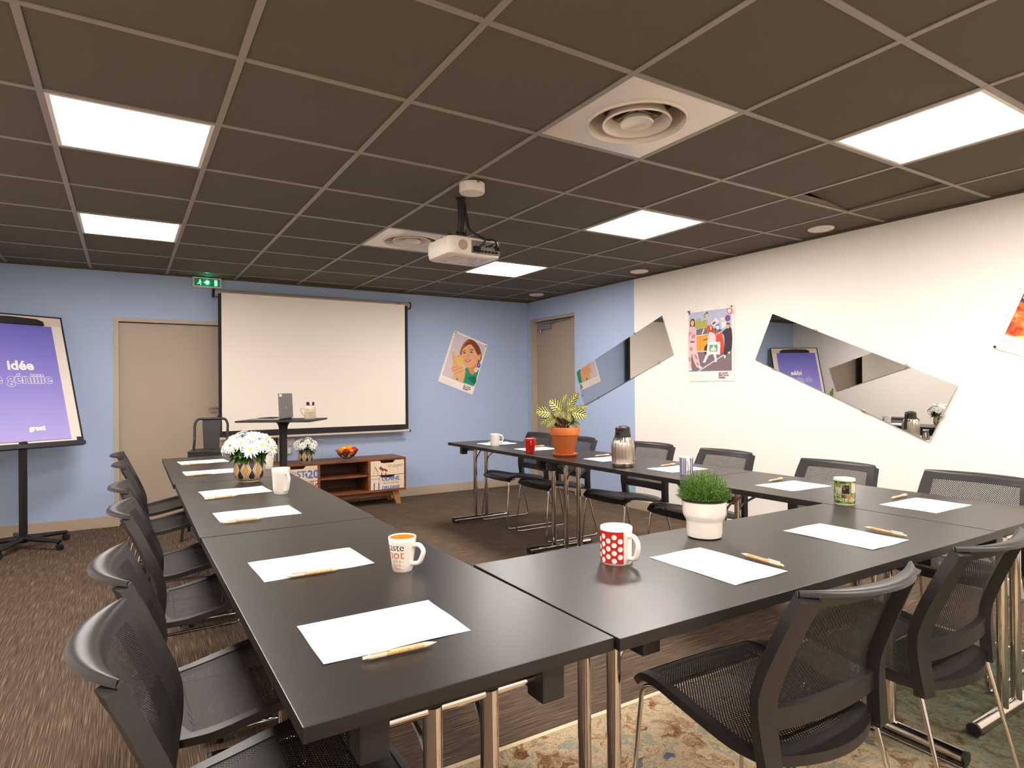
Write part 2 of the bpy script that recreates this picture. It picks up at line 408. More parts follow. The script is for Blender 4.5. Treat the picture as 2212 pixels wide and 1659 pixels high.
# ------------------------------------------------------------------ ceiling of 600 mm tiles
CR, SR = math.cos(.0068), math.sin(.0068)
def G(i, j): return (i*.6*CR+j*.6*SR, i*.6*SR-j*.6*CR)
def clip(p): return (min(max(p[0], XL), XR), min(max(p[1], YF), YB))
LIGHTS = [(0, 4), (0, 1), (5, 7), (5, 4), (5, 1), (0, 7), (0, 10), (5, 10), (3, 10)]
VENTS = [(3, 6), (3, 2)]
c = MB()
for i in range(-2, 8):
    for j in range(-2, 13):
        if (i, j) in LIGHTS+VENTS or (i, j) == (6, 6): continue
        P = [clip(G(i, j)), clip(G(i+1, j)), clip(G(i+1, j+1)), clip(G(i, j+1))]
        if abs(P[0][0]-P[1][0]) < .004 or abs(P[0][1]-P[3][1]) < .004: continue
        c.add([(*p, CEIL+.004) for p in P]+[(*p, CEIL+.02) for p in P], [(0, 1, 2, 3), (7, 6, 5, 4), (0, 4, 5, 1), (1, 5, 6, 2), (2, 6, 7, 3), (3, 7, 4, 0)])
P = [G(6, 6), G(7, 6), G(7, 7), G(6, 7)]; zz = [.075, .012, .03, .06]   # the tile that sits askew
q = [(p[0]+.012*(1 if k in (0, 3) else -.6), p[1]+(.02 if k > 1 else -.006), CEIL+zz[k]) for k, p in enumerate(P)]
c.add(q+[(a, b, e+.016) for a, b, e in q], [(0, 1, 2, 3), (7, 6, 5, 4), (0, 4, 5, 1), (1, 5, 6, 2), (2, 6, 7, 3), (3, 7, 4, 0)])
c.box((XL, YF, CEIL+.33), (XR, YB, CEIL+.35))
ceil = struct('ceiling', c, M_tile)
g = MB()
def bar(p, q, wd, z0, z1):
    p, q = Vector((*p, 0)), Vector((*q, 0)); n = (q-p).normalized().cross(Vector((0, 0, 1)))*wd/2
    vs = [p-n, q-n, q+n, p+n]; g.add([(v.x, v.y, z0) for v in vs]+[(v.x, v.y, z1) for v in vs], [(3, 2, 1, 0), (4, 5, 6, 7), (0, 1, 5, 4), (1, 2, 6, 5), (2, 3, 7, 6), (3, 0, 4, 7)])
for i in range(-1, 8):
    a, b = G(i, -1.4), G(i, 12.3); bar((a[0], YB), (b[0], YF), .024, CEIL-.001, CEIL+.003); bar((a[0], YB), (b[0], YF), .003, CEIL+.003, CEIL+.04)
for j in range(-1, 13):
    a, b = G(-1.6, j), G(7.8, j); bar((XL, a[1]), (XR, b[1]), .024, CEIL-.0005, CEIL+.0035); bar((XL, a[1]), (XR, b[1]), .003, CEIL+.003, CEIL+.04)
g.build('ceiling_grid', M_grid, ceil, smooth=False)

# ------------------------------------------------------------------ ceiling lights
lt = {(0, 4): 'large bright square light panel at the upper left of the brown ceiling', (0, 1): 'square light panel nearest the blue wall, on the left above the door',
      (5, 7): 'bright square light panel at the upper right of the ceiling', (5, 4): 'square light panel in the middle right of the ceiling, right of the projector',
      (5, 1): 'square light panel farthest away, just behind the ceiling projector', (0, 7): 'square light panel overhead on the left, above the camera',
      (0, 10): 'square light panel behind the camera on the left', (5, 10): 'square light panel behind the camera on the right', (3, 10): 'square light panel behind the camera in the middle'}
proto = None
for k in LIGHTS:
    x, y = G(k[0]+.5, k[1]+.5)
    if proto is None:
        proto = empty('ceiling_light', lt[k], 'ceiling light', (x, y, CEIL), .0068, 'square ceiling light panels')
        f = MB(); a, b = .288, .272
        for s in (-1, 1): f.box((s*a, -a, -.001), (s*b, a, .02)); f.box((-b, s*a, -.001), (b, s*b, .02))
        f.box((-a, -a, .02), (a, a, .03)); f.build('frame', M_wplas, proto, smooth=False)
        MB().box((-b, -b, .002), (b, b, .008)).build('diffuser', M_panel, proto, smooth=False)
    else: dup(proto, (x, y, CEIL), .0068, lt[k])

# ------------------------------------------------------------------ air vents
proto = None
for k, s in (((3, 6), 'white square air vent with round rings at the top centre of the ceiling'), ((3, 2), 'white square air vent with round rings beside the projector')):
    x, y = G(k[0]+.5, k[1]+.5)
    if proto is None:
        proto = empty('air_vent', s, 'air vent', (x, y, CEIL), .0068, 'ceiling air vents')
        n = 48; vs = []; a = .289
        for q in range(n):
            t = 2*PI*q/n; c_, s_ = math.cos(t), math.sin(t); m = a/max(abs(c_), abs(s_)); vs.append((c_*m, s_*m, .001))
        for q in range(n): t = 2*PI*q/n; vs.append((.206*math.cos(t), .206*math.sin(t), .001))
        p = MB().add(vs+[(v[0], v[1], .008) for v in vs], [(q, (q+1) % n, n+(q+1) % n, n+q) for q in range(n)]+[(2*n+q, 3*n+q, 3*n+(q+1) % n, 2*n+(q+1) % n) for q in range(n)])
        p.build('face_plate', M_ventw, proto, smooth=False)
        MB().lathe([(.212, .0008), (.208, -.006), (.202, -.007), (.196, .0), (.192, .02), (.186, .05), (.182, .09), (.182, .14)], 64).build('outer_ring', M_ventw, proto)
        MB().lathe([(.112, .046), (.118, .03), (.128, .008), (.136, -.004), (.142, -.005), (.144, .0), (.138, .012), (.126, .034), (.118, .05), (.112, .046)], 56).build('middle_ring', M_ventw, proto)
        MB().lathe([(0, .004), (.055, -.002), (.066, -.005), (.07, .0), (.062, .016), (.045, .032), (0, .036)], 48).build('inner_cone', M_ventw, proto)
        b = MB().tube([(0, 0, .02), (0, 0, .15)], .009, 10).box((-.18, -.006, .06), (.18, .006, .075)).box((-.006, -.18, .06), (.006, .18, .075)); b.build('spindle', M_steel, proto)
        MB().lathe([(.182, .1), (.182, .2), (0, .2)], 40).build('duct', mat('vent_duct_brown', (92, 78, 62), .6), proto)
    else: dup(proto, (x, y, CEIL), .0068, s)
proto = None
for (x, y, s) in ((4.467, -3.247, 'round white ceiling disc nearest the camera, by the white wall'), (4.459, -1.436, 'round white ceiling disc above the edge of the blue paint'), (4.416, .25, 'round white ceiling disc in the far corner above the recessed door')):
    if proto is None:
        proto = empty('ceiling_disc', s, 'ceiling speaker', (x, y, CEIL), 0, 'small round discs along the right wall')
        MB().lathe([(.085, .002), (.085, -.006), (.075, -.012), (.062, -.013), (.06, -.006), (.055, -.006), (.053, -.014), (0, -.016)], 36).build('cover', M_wplas, proto)
    else: dup(proto, (x, y, CEIL), 0, s)
# smoke detector
e = empty('smoke_detector', 'round white smoke detector under the ceiling in front of the projector pole', 'smoke detector', (1.885, -2.87, CEIL))
MB().lathe([(.062, 0), (.069, -.003), (.069, -.045), (.064, -.053), (0, -.056)], 40).build('housing', M_wplas, e)
b = MB().box((-.008, -.0705, -.014), (.008, -.066, -.004)).box((.03, -.04, -.0572), (.036, -.034, -.055)); b.build('clip', M_alu, e)

# ------------------------------------------------------------------ projector
prj = empty('ceiling_projector', 'white ceiling projector hanging on a black pole with cables at its back', 'projector', (1.957, -2.60, CEIL))
MB().lathe([(.028, 0), (.03, -.006), (.022, -.012), (.022, -.19)], 20).tube([(0, 0, -.17), (0, 0, -.2)], .024, 16).build('mounting_pole', M_blackm, prj)
b = MB().box((-.022, -.02, -.235), (-.016, .02, -.18)).box((.016, -.02, -.235), (.022, .02, -.18)).box((-.05, -.05, -.24), (.05, .05, -.232)).tube([(-.035, 0, -.2), (.03, 0, -.2)], .006, 8)
b.box((-.13, -.008, -.246), (.13, .008, -.24)).box((-.09, -.09, -.246), (-.07, .09, -.24)).box((.07, -.09, -.246), (.09, .09, -.24)); b.build('bracket', M_blackm, prj)
ba = math.radians(2)
bm_ = Matrix.Translation((.03, .03, -.30)) @ Matrix.Rotation(ba, 4, 'Z')
bd = MB(); pr = []
for sx, sy in ((1, 1), (-1, 1), (-1, -1), (1, -1)):
    for q in range(7):
        t = math.atan2(sy, sx)-PI/4+q/6*PI/2; pr.append((sx*.135+.04*math.cos(t), sy*.105+.04*math.sin(t)))
N = len(pr); vs = []
for z, k in ((-.052, .90), (-.044, .97), (-.02, 1.0), (.03, 1.0), (.05, .97), (.055, .92)): vs += [bm_ @ Vector((x*k, y*k, z)) for x, y in pr]
bd.add(vs, [(r*N+q, r*N+(q+1) % N, (r+1)*N+(q+1) % N, (r+1)*N+q) for r in range(5) for q in range(N)]+[tuple(range(N-1, -1, -1)), tuple(5*N+q for q in range(N))])
bd.build('body', M_wplas, prj)
gp = NT('underside_print', .25, .5); nn = gp.noise(gp.tc.outputs['Object'], 9, 3, .6, .8)  # coloured reflection under the projector, painted as noise on an added patch
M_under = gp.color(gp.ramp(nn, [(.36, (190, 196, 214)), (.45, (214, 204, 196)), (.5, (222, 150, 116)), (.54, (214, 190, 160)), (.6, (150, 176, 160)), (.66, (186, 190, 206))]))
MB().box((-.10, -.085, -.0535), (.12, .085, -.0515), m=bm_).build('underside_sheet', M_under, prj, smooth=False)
b = MB().box((-.03, -.1485, -.036), (.158, -.1435, .036), m=bm_); b.build('port_panel', mat('port_panel_grey', (120, 112, 98), .5), prj, smooth=False)
b = MB(); random.seed(3)
for q in range(7): b.tube([bm_ @ Vector((.03+.018*q, -.147, .012+.006*math.sin(q*2))), bm_ @ Vector((.03+.018*q, -.156, .012+.006*math.sin(q*2)))], .0055, 10)
for q in range(5): b.box((.03+.024*q, -.153, -.027), (.046+.024*q, -.147, -.016), m=bm_)
b.box((.125, -.156, -.008), (.152, -.147, .022), m=bm_).box((-.02, -.165, -.03), (.018, -.147, .0), m=bm_); b.build('connector', M_dark, prj)
vl = []
for q in range(24):
    t = 2*PI*q/24; vl.append(bm_ @ Vector((-.085+.03*math.cos(t), -.1462, .004+.03*math.sin(t))))
MB().add(vl, [tuple(range(24))]).build('speaker_grille', mat('grille_beige', (176, 160, 140), .8), prj, smooth=False)
cb = MB()
cb.tube(spline([(.02, -.01, -.02), (.03, -.02, -.12), (.035, -.05, -.19), (.08, -.12, -.25), (.13, -.16, -.262), (.16, -.145, -.295)]), .006, 8)
cb.tube(spline([(.018, -.02, -.05), (.028, -.03, -.17), (.06, -.1, -.23), (.07, -.16, -.265), (.04, -.15, -.31)]), .006, 8)
cb.tube(spline([(.1, -.13, -.25), (.09, -.17, -.27), (.12, -.18, -.262), (.145, -.16, -.27), (.12, -.13, -.285)]), .0028, 6)
cb.build('cable', M_blackm, prj)
b = MB()
for x, y in ((-.14, -.1), (.14, -.1), (-.14, .1)): b.tube([bm_ @ Vector((x, y, .05)), bm_ @ Vector((x, y, .067))], .012, 12)
b.build('foot', M_dark, prj)
b = MB().tube([bm_ @ Vector((-.10, .14, .0)), bm_ @ Vector((-.10, .165, .0))], .03, 24); b.build('lens', M_dark, prj)

# ------------------------------------------------------------------ exit sign
ex = empty('exit_sign', 'green lit emergency exit sign on the blue wall above the door', 'exit sign', (.939, YB, 2.285))
MB().box((-.13, -.04, -.052), (.13, 0, .052), bev=.012).build('housing', M_wplas, ex)
M_exg = mat('exit_green_lit', (12, 92, 62), .3, emit=.35); M_exw = mat('exit_white_lit', (150, 230, 190), .4, emit=.5); M_exl = mat('exit_lamp_lit', (80, 255, 190), .3, emit=22)
f = Flat((0, -.0405, 0), (1, 0, 0), (0, 0, 1))
f.poly([(-.112, -.036), (.112, -.036), (.112, .036), (-.112, .036)], M_exg)
f.poly([(-.07, .012), (-.06, .012), (-.056, .02), (-.062, .026), (-.07, .022)], M_exw, 3)
f.poly([(-.078, .004), (-.066, .01), (-.052, .008), (-.046, -.004), (-.054, -.002), (-.06, .0), (-.06, -.01), (-.05, -.016), (-.054, -.03), (-.062, -.028), (-.06, -.018), (-.07, -.012), (-.078, -.02), (-.09, -.02), (-.088, -.012), (-.08, -.011), (-.07, .002), (-.078, -.002)], M_exw)
f.poly([(-.03, .004), (-.012, .004), (-.012, .012), (0, 0), (-.012, -.012), (-.012, -.004), (-.03, -.004)], M_exw)
f.poly([(.062, -.03), (.09, -.03), (.09, .028), (.062, .028)], M_exw)
f.build('pictogram', ex)
MB().ball((0, -.044, .0), .016, 16, sc=(1, .5, 1.1)).build('lamp', M_exl, ex)

# ------------------------------------------------------------------ projection screen
sc = empty('projection_screen', 'large white pull-down projection screen with black borders hanging on the blue wall', 'projection screen', (2.0, .79, .76))
z1 = 1.425
b = MB().tube([(-1.0, 0, z1), (1.02, 0, z1)], .035, 20); b.box((-1.0, .02, z1-.03), (1.02, .074, z1+.03), bev=.006); b.build('case', mat('case_beige', (170, 158, 146), .5), sc)
b = MB()
for x in (-1.018, 1.019): b.tube([(x, 0, z1), (x+.014, 0, z1)], .042, 20); b.box((x, 0, z1-.036), (x+.014, .074, z1+.036))
b.build('end_cap', M_blackm, sc)
MB().box((-.975, -.034, .02), (.99, -.0335, z1)).build('black_border', mat('screen_black_border', (36, 30, 28), .8), sc, smooth=False)
MB().box((-.945, -.0352, .075), (.955, -.0346, z1)).build('projection_surface', mat('screen_white', (246, 238, 226), .8), sc, smooth=False)
MB().tube([(-.985, -.034, .0), (1.0, -.034, .0)], .013, 14).build('bottom_bar', mat('bar_beige', (200, 188, 174), .4), sc)
b = MB().tube([(-1.0, -.034, 0), (-.985, -.034, 0)], .015, 12).tube([(1.0, -.034, 0), (1.015, -.034, 0)], .015, 12); b.build('bar_cap', M_blackm, sc)
MB().tube(arc([(-.03, -.034, -.01), (-.03, -.034, -.05), (.04, -.034, -.05), (.04, -.034, -.012)], .006), .0025, 6).build('pull_handle', M_alu, sc)
MB().box((.86, -.0355, z1+.004), (.905, -.034, z1+.022)).build('badge', mat('badge_red', (196, 60, 40), .5), sc, smooth=False)

# ------------------------------------------------------------------ small things on the back wall
b = MB().box((-.04, -.012, -.04), (.04, 0, .04), bev=.004).tube([(0, -.014, 0), (0, -.004, 0)], .02, 16)
o = b.build('wall_socket', M_wplas, None, loc=(1.72, YB, .69)); tag(o, 'white wall socket low on the blue wall behind the daisy vase', 'wall socket')
b = MB().box((-.018, -.03, -.03), (.018, 0, .03), bev=.004); o = b.build('wall_switch_box', M_wplas, None, loc=(1.70, YB, .60)); tag(o, 'small white cable box on the blue wall left of the daisy vase', 'cable box')
b = MB().tube(spline([(1.79, YB-.008, .70), (2.05, YB-.008, .69), (2.06, YB-.008, .63), (2.04, YB-.008, .5)]), .003, 6)
o = b.build('white_cord', M_wplas, None); tag(o, 'thin white cord hanging down the blue wall behind the cabinet', 'cord')
b = MB().tube([(0, 0, 0), (0, 0, .012)], .016, 16).tube([(0, 0, .01), (0, 0, .03)], .009, 12).ball((0, 0, .036), .015, 14)
o = b.build('door_stop', M_chrome, None, loc=(3.88, .78, 0)); tag(o, 'small chrome door stop on the floor by the blue wall', 'door stop')

# ------------------------------------------------------------------ mirrors
def mirror(name, A, B, D, axis, n, label, clips, rot=0):
    """A top corner, B other top corner, D bottom corner under A, in wall coordinates (y,z); axis = wall x; n = +1/-1 facing"""
    a = Vector((axis+n*.014, *A)); e1 = Vector((0, B[0]-A[0], B[1]-A[1])); e2 = Vector((0, D[0]-A[0], D[1]-A[1]))
    e2 = (e2-e1.normalized()*e2.dot(e1.normalized()))
    r = empty(name, label, 'mirror', a, rot)
    b = MB(); t = Vector((-n*.005, 0, 0)); z = Vector((0, 0, 0)); q = [z, e1, e1+e2, e2]
    b.add(q+[p+t for p in q], [(0, 1, 2, 3), (7, 6, 5, 4), (0, 4, 5, 1), (1, 5, 6, 2), (2, 6, 7, 3), (3, 7, 4, 0)]); b.build('glass', M_mirror, r, smooth=False)
    for (s, t_) in clips:
        p = e1*s+e2*t_; c = MB().lathe([(0, .006), (.009, .005), (.011, 0), (.011, -.012), (0, -.012)], 16, m=Matrix.Translation(p+Vector((n*.002, 0, 0))) @ Matrix.Rotation(n*PI/2, 4, 'Y'))
        c.build('clip', M_chrome, r)
mirror('wall_mirror', (-.18, 1.416), (-1.515, 1.919), (-.312, 1.03), XR, -1, 'tilted rectangular mirror rising to the right across the blue and white paint', [(.72, 0), (0, .72), (.18, 1.0), (.86, 1.0)], rot=.005)
mirror('wall_mirror', (-2.716, 1.808), (-3.994, 1.227), (-2.55, 1.451), XR, -1, 'tilted rectangular mirror sloping down to the right on the white wall', [(.28, 0), (.77, 0), (1.0, .53), (.13, 1.0), (.68, 1.0)])
mirror('wall_mirror', (.202, 1.52), (-1.13, 1.948), (.095, 1.135), XL, 1, 'tilted mirror on the left wall, seen only reflected in the right wall mirror', [(.3, 0), (.15, 1), (.8, 1)])

# ================================================================== TABLES
def table(label, x0, x1, y0, y1, along, inset=.07, rot=0):
    """folding table; 'along' = axis of its length"""
    cx, cy = (x0+x1)/2, (y0+y1)/2; L = (y1-y0) if along == 'y' else (x1-x0); Wd = (x1-x0) if along == 'y' else (y1-y0)
    r = empty('folding_table', label, 'table', (cx, cy, 0), (0 if along == 'y' else -PI/2)+rot, 'black folding tables set in a U')
    MB().box((-Wd/2+.0008, -L/2+.0008, T-.026), (Wd/2-.0008, L/2-.0008, T), bev=.0025).build('table_top', [M_table, mat('table_edge_band', (24, 19, 17), .45)], r, ang=30)
    for p in r.children[0].data.polygons:
        if abs(p.normal.z) < .3: p.material_index = 1
    iy = L/2-inset; bx = .178
    rl = MB()
    for s in (-1, 1): rl.box((s*bx-.015, -iy, T-.045), (s*bx+.015, iy, T-.026))
    rl.build('underframe_rail', M_blackm, r, smooth=False)
    for s in (-1, 1):
        for t in (-1, 1):
            MB().box((t*bx-.026, s*iy-.034, T-.108), (t*bx+.026, s*iy+.02, T-.0262), bev=.004).build('corner_bracket', M_black, r)
    for s in (-1, 1):
        y = s*iy-s*.006; py = y
        MB().tube([(-bx, y, .668), (bx, y, .668)], .0115, 14).build('cross_tube', M_chrome, r)
        fb_ = MB().tube([(-.282, y, .034), (.282, y, .034)], .022, 20).build('foot_bar', M_chrome, r)
        for t in (-1, 1):
            MB().tube([(t*.058, y, .674), (t*.058, y, .05)], .0175, 18).build('leg', M_chrome, r)
            MB().tube([(t*.282, y, .034), (t*.292, y, .034)], .0225, 20).build('end_cap', M_black, fb_)
            MB().tube([(t*.24, y, .0), (t*.24, y, .014)], .012, 12).build('leveller', M_black, fb_)
            MB().tube(arc([(t*.09, y-s*.20, .705), (t*.062, y-s*.04, .60), (t*.058, y-s*.012, .56)], .02), .006, 8).build('folding_brace', M_steel, r)
    return r
TL0, TL1 = .497, 1.110
table('black folding table of the left row nearest the camera, with the orange mug', TL0+.011, TL1+.001, -4.882, -3.512, 'y', rot=.011)
table('black folding table in the middle of the left row', TL0, TL1, -3.508, -2.124, 'y')
table('black folding table at the far end of the left row, under the daisy vase', TL0-.008, TL1, -2.12, -.672, 'y')
table('black folding table across the near end of the U, with the polka dot mug', 1.121, 2.786, -4.89, -4.282, 'x', .19)
table('black folding table of the right row nearest the camera', 2.79, 3.395, -4.886, -3.49, 'y')
table('black folding table in the middle of the right row, under the steel coffee pot', 2.79, 3.395, -3.486, -2.076, 'y')
table('black folding table at the far end of the right row, holding the red mug', 2.79, 3.395, -2.072, -.675, 'y')

# ================================================================== CHAIRS
def chair_proto(label, loc, rz):
    r = empty('mesh_chair', label, 'chair', loc, rz, 'black mesh chairs around the tables')
    def prof(pts, t):
        n = len(pts)-1; k = min(int(t*n), n-1); f = t*n-k
        g = lambda i: pts[max(0, min(n, i))]
        a, b, c_, d = g(k-1), g(k), g(k+1), g(k+2)
        return [.5*(2*q1+(q2-q0)*f+(2*q0-5*q1+4*q2-q3)*f*f+(-q0+3*q1-3*q2+q3)*f**3) for q0, q1, q2, q3 in zip(a, b, c_, d)]
    BZ = [(.385, -.012, .224), (.44, -.006, .228), (.50, .0, .231), (.56, -.002, .232), (.62, -.020, .230), (.69, -.048, .225), (.75, -.074, .219), (.80, -.098, .213)]   # z, x, half width
    def back(s, z):
        k = 0
        while k < len(BZ)-2 and z > BZ[k+1][0]: k += 1
        f = (z-BZ[k][0])/(BZ[k+1][0]-BZ[k][0]); g = lambda i: BZ[max(0, min(len(BZ)-1, i))]
        a, b, c_, d = g(k-1), g(k), g(k+1), g(k+2)
        x, h = [.5*(2*b[q]+(c_[q]-a[q])*f+(2*a[q]-5*b[q]+4*c_[q]-d[q])*f*f+(-a[q]+3*b[q]-3*c_[q]+d[q])*f**3) for q in (1, 2)]
        return (x-.042*min(1, .35+(z-.385)*3)*(1-s*s), s*h, z)
    SP = [(-.012, .412, .205), (.06, .418, .222), (.14, .434, .228), (.22, .450, .23), (.30, .462, .23), (.355, .456, .227), (.395, .425, .218)]
    def seat(u, s):
        x, z, h = prof(SP, u)
        x += .02*(1-s*s)*max(0, (u-.6)/.4)-.062*(1-s*s)*max(0, (.3-u)/.3)
        z -= .010*(1-abs(s)**3)*math.sin(PI*min(1, max(0, u)))
        return (x, s*h, z)
    MB().sheet(lambda u, v: back((u*2-1)*.82, .51+v*.262), 16, 16, uvfn=lambda u, v: (u*.36, v*.27)).build('back_mesh', M_mesh, r)
    MB().sheet(lambda u, v: seat(.085+u*.835, (v*2-1)*.88), 20, 14, uvfn=lambda u, v: (u*.36, v*.40)).build('seat_mesh', M_smesh, r)
    f = MB()
    for s in (-1, 1): f.sheet(lambda u, v: Vector(seat(u, .86+v*.14 if s > 0 else -1+v*.14))+Vector((0, 0, .003)), 24, 3, .020)
    f.sheet(lambda u, v: Vector(seat(.91+u*.09, (v*2-1)*.9))+Vector((0, 0, .003)), 4, 12, .016)
    f.sheet(lambda u, v: Vector(seat(u*.105, (v*2-1)*.93))+Vector((0, 0, .003)), 5, 14, .024)
    f.build('seat_frame', M_black, r, ang=50)
    f = MB()
    for s in (-1, 1):
        f.sheet(lambda u, v: back(.80+.2*u if s > 0 else -1+.2*u, .385+v*.412), 3, 22, .030)
    f.sheet(lambda u, v: back((u*2-1)*.84, .472+v*.05), 18, 3, .018)
    f.build('back_frame', M_black, r, ang=50)
    def lip(u, v):
        s = u*2-1; s2 = s*.995
        if v < .35: return back(s2, .768+.032*v/.35)
        p = Vector(back(s2, .80)); t = (v-.35)/.65; L = .012+.036*(1-abs(s)**2.4)
        return p+Vector((-L*math.sin(t*PI/2), 0, .010*math.sin(t*PI)-.006*t))
    MB().sheet(lip, 24, 10, .011).build('top_rail', M_black, r, ang=60)
    for s in (-1, 1):
        pth = arc([(.30, s*.19, .428), (.372, s*.205, .418), (.408, s*.226, .0075), (-.112, s*.226, .0075), (-.02, s*.205, .39), (.0, s*.195, .405)], .035)
        lg = MB().tube(pth, .0062, 10).build('sled_leg', M_chrome, r)
        for x in (-.05, .345): MB().box((x-.018, s*.226-.008, 0), (x+.018, s*.226+.008, .0075)).build('glide', M_black, lg, smooth=False)
    for a, b_ in (((.32, .425), (.32, .425)), ((.03, .40), (.03, .40))): MB().tube([(a[0], -.2, a[1]), (b_[0], .2, b_[1])], .0055, 8).build('cross_rod', M_chrome, r)
    return r
RZ = .006
places = [
 (.393, -4.52, 0, 0, 'black mesh chair on the left side, nearest the camera'),
 (.397, -3.97, .03, 0, 'black mesh chair on the left side, second from the camera'),
 (.41, -3.12, -.02, 0, 'black mesh chair on the left side, third from the camera'),
 (.395, -2.50, .02, 0, 'black mesh chair on the left side, third from the far end'),
 (.385, -1.50, 0, 0, 'black mesh chair on the left side, second from the far end'),
 (.36, -.86, .02, 0, 'black mesh chair on the left side, farthest, in front of the taupe door'),
 (1.69, -4.935, PI/2-.03, RZ, 'black mesh chair at the near cross table with its back fully in view'),
 (2.34, -4.93, PI/2+.02, RZ, 'black mesh chair at the near cross table, by the right edge of the picture'),
 (3.50, -.99, PI, 0, 'black mesh chair on the right side, farthest, in front of the recessed door'),
 (3.52, -1.56, PI, 0, 'black mesh chair on the right side, behind the terracotta pot'),
 (3.60, -2.35, PI+.02, 0, 'black mesh chair on the right side, behind the steel coffee pot'),
 (3.60, -3.03, PI-.02, 0, 'black mesh chair on the right side, behind the blue striped mug'),
 (3.59, -3.80, PI, 0, 'black mesh chair on the right side, behind the green photo mug'),
 (3.59, -4.47, PI+.02, RZ, 'black mesh chair on the right side, nearest the camera by the white wall'),
]
p0 = chair_proto(places[0][4], (places[0][0], places[0][1], 0), places[0][2])
for x, y, rz, z, lb in places[1:]: dup(p0, (x, y, z), rz, lb)

# ================================================================== PAPERS AND PENS
def paper_mesh(name, seed):
    rnd = random.Random(seed); a, b, c_ = rnd.uniform(0, 6), rnd.uniform(0, 6), rnd.uniform(.0012, .0028)
    w_, h_ = .297, .21
    def fn(u, v):
        e = max(abs(u-.5), abs(v-.5))*2
        return ((u-.5)*w_, (v-.5)*h_, .0006+c_*max(0, e-.6)*(1+math.sin(u*9+a)*math.sin(v*8+b)))
    return MB().sheet(fn, 14, 10, .0004)
papers = [(.7455, -4.590, 0, 'blank white sheet on the left row, nearest the camera'), (.738, -4.023, .04, 'blank white sheet on the left row beside the orange mug'),
 (.731, -3.182, .03, 'blank white sheet on the left row, on the middle table nearest the camera'), (.733, -2.560, .05, 'blank white sheet on the left row beside the plain white mug'),
 (.715, -1.692, .03, 'blank white sheet on the left row, partly behind the daisy vase'), (.725, -1.077, .08, 'blank white sheet on the left row, farthest from the camera'),
 (1.688, -4.646, PI/2, 'blank white sheet on the near cross table beside the polka dot mug'), (2.306, -4.648, PI/2, 'blank white sheet on the near cross table beside the green photo mug'),
 (3.092, -4.532, 0, 'blank white sheet on the right row, nearest the camera'), (3.10, -3.934, -.05, 'blank white sheet on the right row between the green and striped mugs'),
 (3.107, -3.17, -.02, 'blank white sheet on the right row behind the blue striped mug'), (3.12, -2.54, .0, 'blank white sheet on the right row behind the coffee pot'),
 (3.10, -1.67, .0, 'blank white sheet on the right row behind the red mug'), (3.09, -1.06, -.03, 'blank white sheet on the right row, farthest, behind the white mug')]
for k, (x, y, rz, lb) in enumerate(papers):
    o = paper_mesh('paper', k).build('sheet_of_paper', M_paper, None, loc=(x, y, T), rz=rz); tag(o, lb, 'paper', 'blank sheets laid out on the tables')
def pen_proto(lb):
    r = empty('ballpoint_pen', lb, 'pen', (0, 0, 0), 0, 'cork ballpoint pens')
    X = Matrix.Rotation(PI/2, 4, 'Y')
    m = Matrix.Translation((0, 0, .0052)) @ X
    MB().lathe([(0, -.030), (.005, -.030), (.0052, .044), (0, .044)], 16, m=m).build('cork_barrel', M_cork, r)
    MB().lathe([(.0052, .044), (.0046, .052), (.0022, .064), (.0012, .066), (.0006, .070), (0, .070)], 16, m=m).build('tip', M_penw, r)
    b = MB().lathe([(0, -.074), (.003, -.074), (.0034, -.064), (.005, -.062), (.0052, -.030), (0, -.030)], 16, m=m)
    b.box((-.062, -.0035, .0102), (-.024, .0035, .0124), bev=.0008).box((-.062, -.003, .008), (-.055, .003, .0115)); b.build('clip_cap', M_penw, r)
    return r
pens = [((.663, -4.721), (.805, -4.726), 'cork pen in front of the nearest sheet on the left row'), ((.652, -4.137), (.793, -4.140), 'cork pen at the sheet beside the orange mug'),
 ((.592, -3.330), (.735, -3.318), 'cork pen at the nearest sheet of the middle left table'), ((.581, -2.745), (.725, -2.716), 'cork pen at the sheet beside the plain white mug'),
 ((.567, -1.845), (.713, -1.818), 'cork pen at the sheet partly behind the daisy vase'), ((.585, -1.25), (.728, -1.229), 'cork pen at the farthest sheet of the left row'),
 ((1.813, -4.767), (1.823, -4.621), 'cork pen right of the sheet beside the polka dot mug'), ((2.443, -4.773), (2.460, -4.627), 'cork pen right of the sheet beside the green mug'),
 ((3.245, -4.387), (3.1, -4.392), 'cork pen above the nearest sheet of the right row'), ((3.24, -3.78), (3.096, -3.797), 'cork pen above the sheet between green and striped mugs'),
 ((3.237, -3.03), (3.092, -3.043), 'cork pen above the sheet behind the striped mug'), ((3.262, -2.377), (3.118, -2.382), 'cork pen above the sheet behind the coffee pot'),
 ((3.27, -1.54), (3.126, -1.533), 'cork pen above the sheet behind the red mug'), ((3.20, -.955), (3.06, -.948), 'cork pen above the farthest sheet of the right row')]
pp = None
for a, b, lb in pens:
    c_ = ((a[0]+b[0])/2, (a[1]+b[1])/2, T+.0016); rz = math.atan2(b[1]-a[1], b[0]-a[0])
    if pp is None: pp = pen_proto(lb); pp.location = c_; pp.rotation_euler.z = rz
    else: dup(pp, c_, rz, lb)

